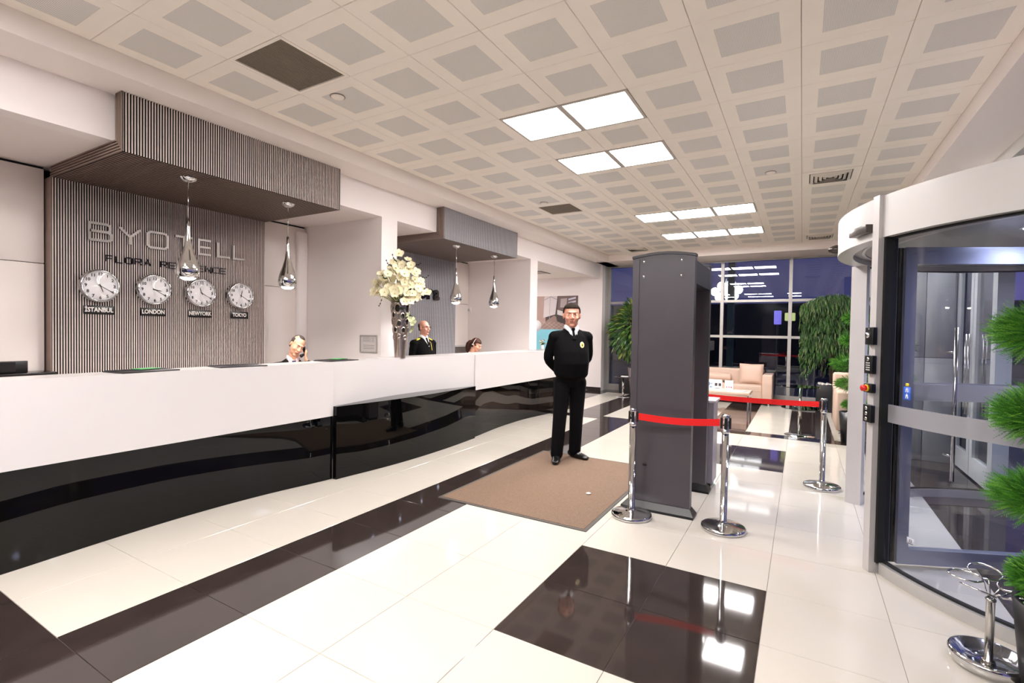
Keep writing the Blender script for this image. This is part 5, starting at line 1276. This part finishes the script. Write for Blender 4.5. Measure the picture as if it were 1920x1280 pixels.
collar(H, (nx, ny, 1.525 - dz), g3, M('pink_shirt', 'e8d4da', .7))
zz = lambda z: z - dz
drape('shirt_front', swt, [(nx - .06, zz(1.525)), (nx + .06, zz(1.525)), (nx + .045, zz(1.45)), (nx - .0, zz(1.25)), (nx - .05, zz(1.45))], .004, M('pink_shirt', 'e8d4da', .7), g3)
drape('tie', swt, [(nx - .02, zz(1.50)), (nx + .02, zz(1.50)), (nx + .018, zz(1.30)), (nx - .022, zz(1.30))], .010, M('navy_tie', '2c2f55', .5, noise=.2), g3)
ph = thing('telephone_handset', 'black telephone handset held to the ear of the receptionist', 'telephone', (-5.16, 3.63, .075), math.radians(62))
q = MB(); e0 = H @ Vector((.092, .0, .0)); e1 = H @ Vector((.066, -.095, -.085)); mid = (e0 + e1) / 2 + (H.to_3x3() @ Vector((.035, -.02, 0)))
q.tube([e0, e0.lerp(mid, .6), mid, mid.lerp(e1, .4), e1], [.020, .014, .012, .014, .02], n=10); q.obj('handle', blk, ph)
MB().rod(e0, H @ Vector((.086, .0, .004)), .024, n=16).obj('earpiece', M('earpiece_grey', '2e3033', .4), ph)
# woman
dz = .36; tor = [((c[0], c[1] - .20 * (c[2] - .955), c[2] - dz), rx * .86, ry * .80) for c, rx, ry in TOR]; nx, ny = tor[-1][0][0], tor[-1][0][1]
J4 = dict(torso=tor, neck=(0, ny - .02, 1.535 - dz), arms=[[(-.175, ny, 1.39 - dz), (-.22, -.25, 1.12 - dz), (-.10, -.46, .80)], [(.175, ny, 1.39 - dz), (.22, -.25, 1.12 - dz), (.10, -.46, .80)]],
          hand_d=[(.3, -.9, 0), (-.3, -.9, 0)], hand_n=[(0, 0, -1), (0, 0, -1)], thumb=[1, -1],
          legs=[[(-.09, -.02, .54), (-.10, -.44, .53), (-.10, -.40, .095)], [(.09, -.02, .54), (.10, -.44, .53), (.10, -.40, .095)]], foot=[(0, -1, 0), (0, -1, 0)])
g4, H, sk = person('person', 'woman with brown ponytail and pale hairband looking down behind the desk', (-5.33, 7.45, 0), math.radians(98), J4, 'dba58c', dict(top=('blouse', M('cream_blouse', 'd9c3b4', .7, noise=.04)), trousers=blackcloth), 1.0, HM((0, ny - .085, 1.648 - dz), 0, 24, 0) @ Matrix.Scale(.93, 4))
face_parts(H, g4, hairw, hairw)
hair_cap(H, g4, hairw, lambda p: p.z > .062 or (p.y > -.025 and p.z > .0) or (p.y > .015 and p.z > -.06), .013)
def cv(y, z, x=0): return H @ Vector((x, y, z))
MB().tube([cv(.10, .03), cv(.135, .0), cv(.155, -.05), cv(.15, -.11), cv(.13, -.17), cv(.11, -.22)], [.03, .045, .052, .048, .035, .012], n=14).obj('ponytail', hairw, g4)
MB().tube([cv(.030 , .02 + .112 * math.sin(a), .094 * math.cos(a)) for a in [k * PI / 14 for k in range(-1, 16)]], .005, n=6).obj('hairband', M('pale_hairband', 'd8c8c8', .4), g4)
MB().lathe([(0, -.01), (.018, -.006), (.02, .004), (0, .01)], n=14, M4=Matrix.Translation(cv(.03, .0, -.1)) ).obj('hair_clip', M('pale_hairband', 'd8c8c8', .4), g4)
# stools
def stool(loc, lab):
    t = thing('office_stool', lab, 'stool', loc); MB().lathe([(0, .40), (.2, .40), (.22, .42), (.21, .452), (0, .458)], n=28).obj('seat', blk, t); MB().cyl(0, 0, .03, .40, .03).obj('column', chrome, t)
    MB().lathe([(0, 0), (.24, 0), (.24, .015), (.04, .04), (0, .04)], n=28).obj('base', chrome, t)
stool((-5.16, 3.66, 0), 'round black stool under the receptionist on the phone'); stool((-5.35, 7.45, 0), 'round black stool under the woman at the desk')
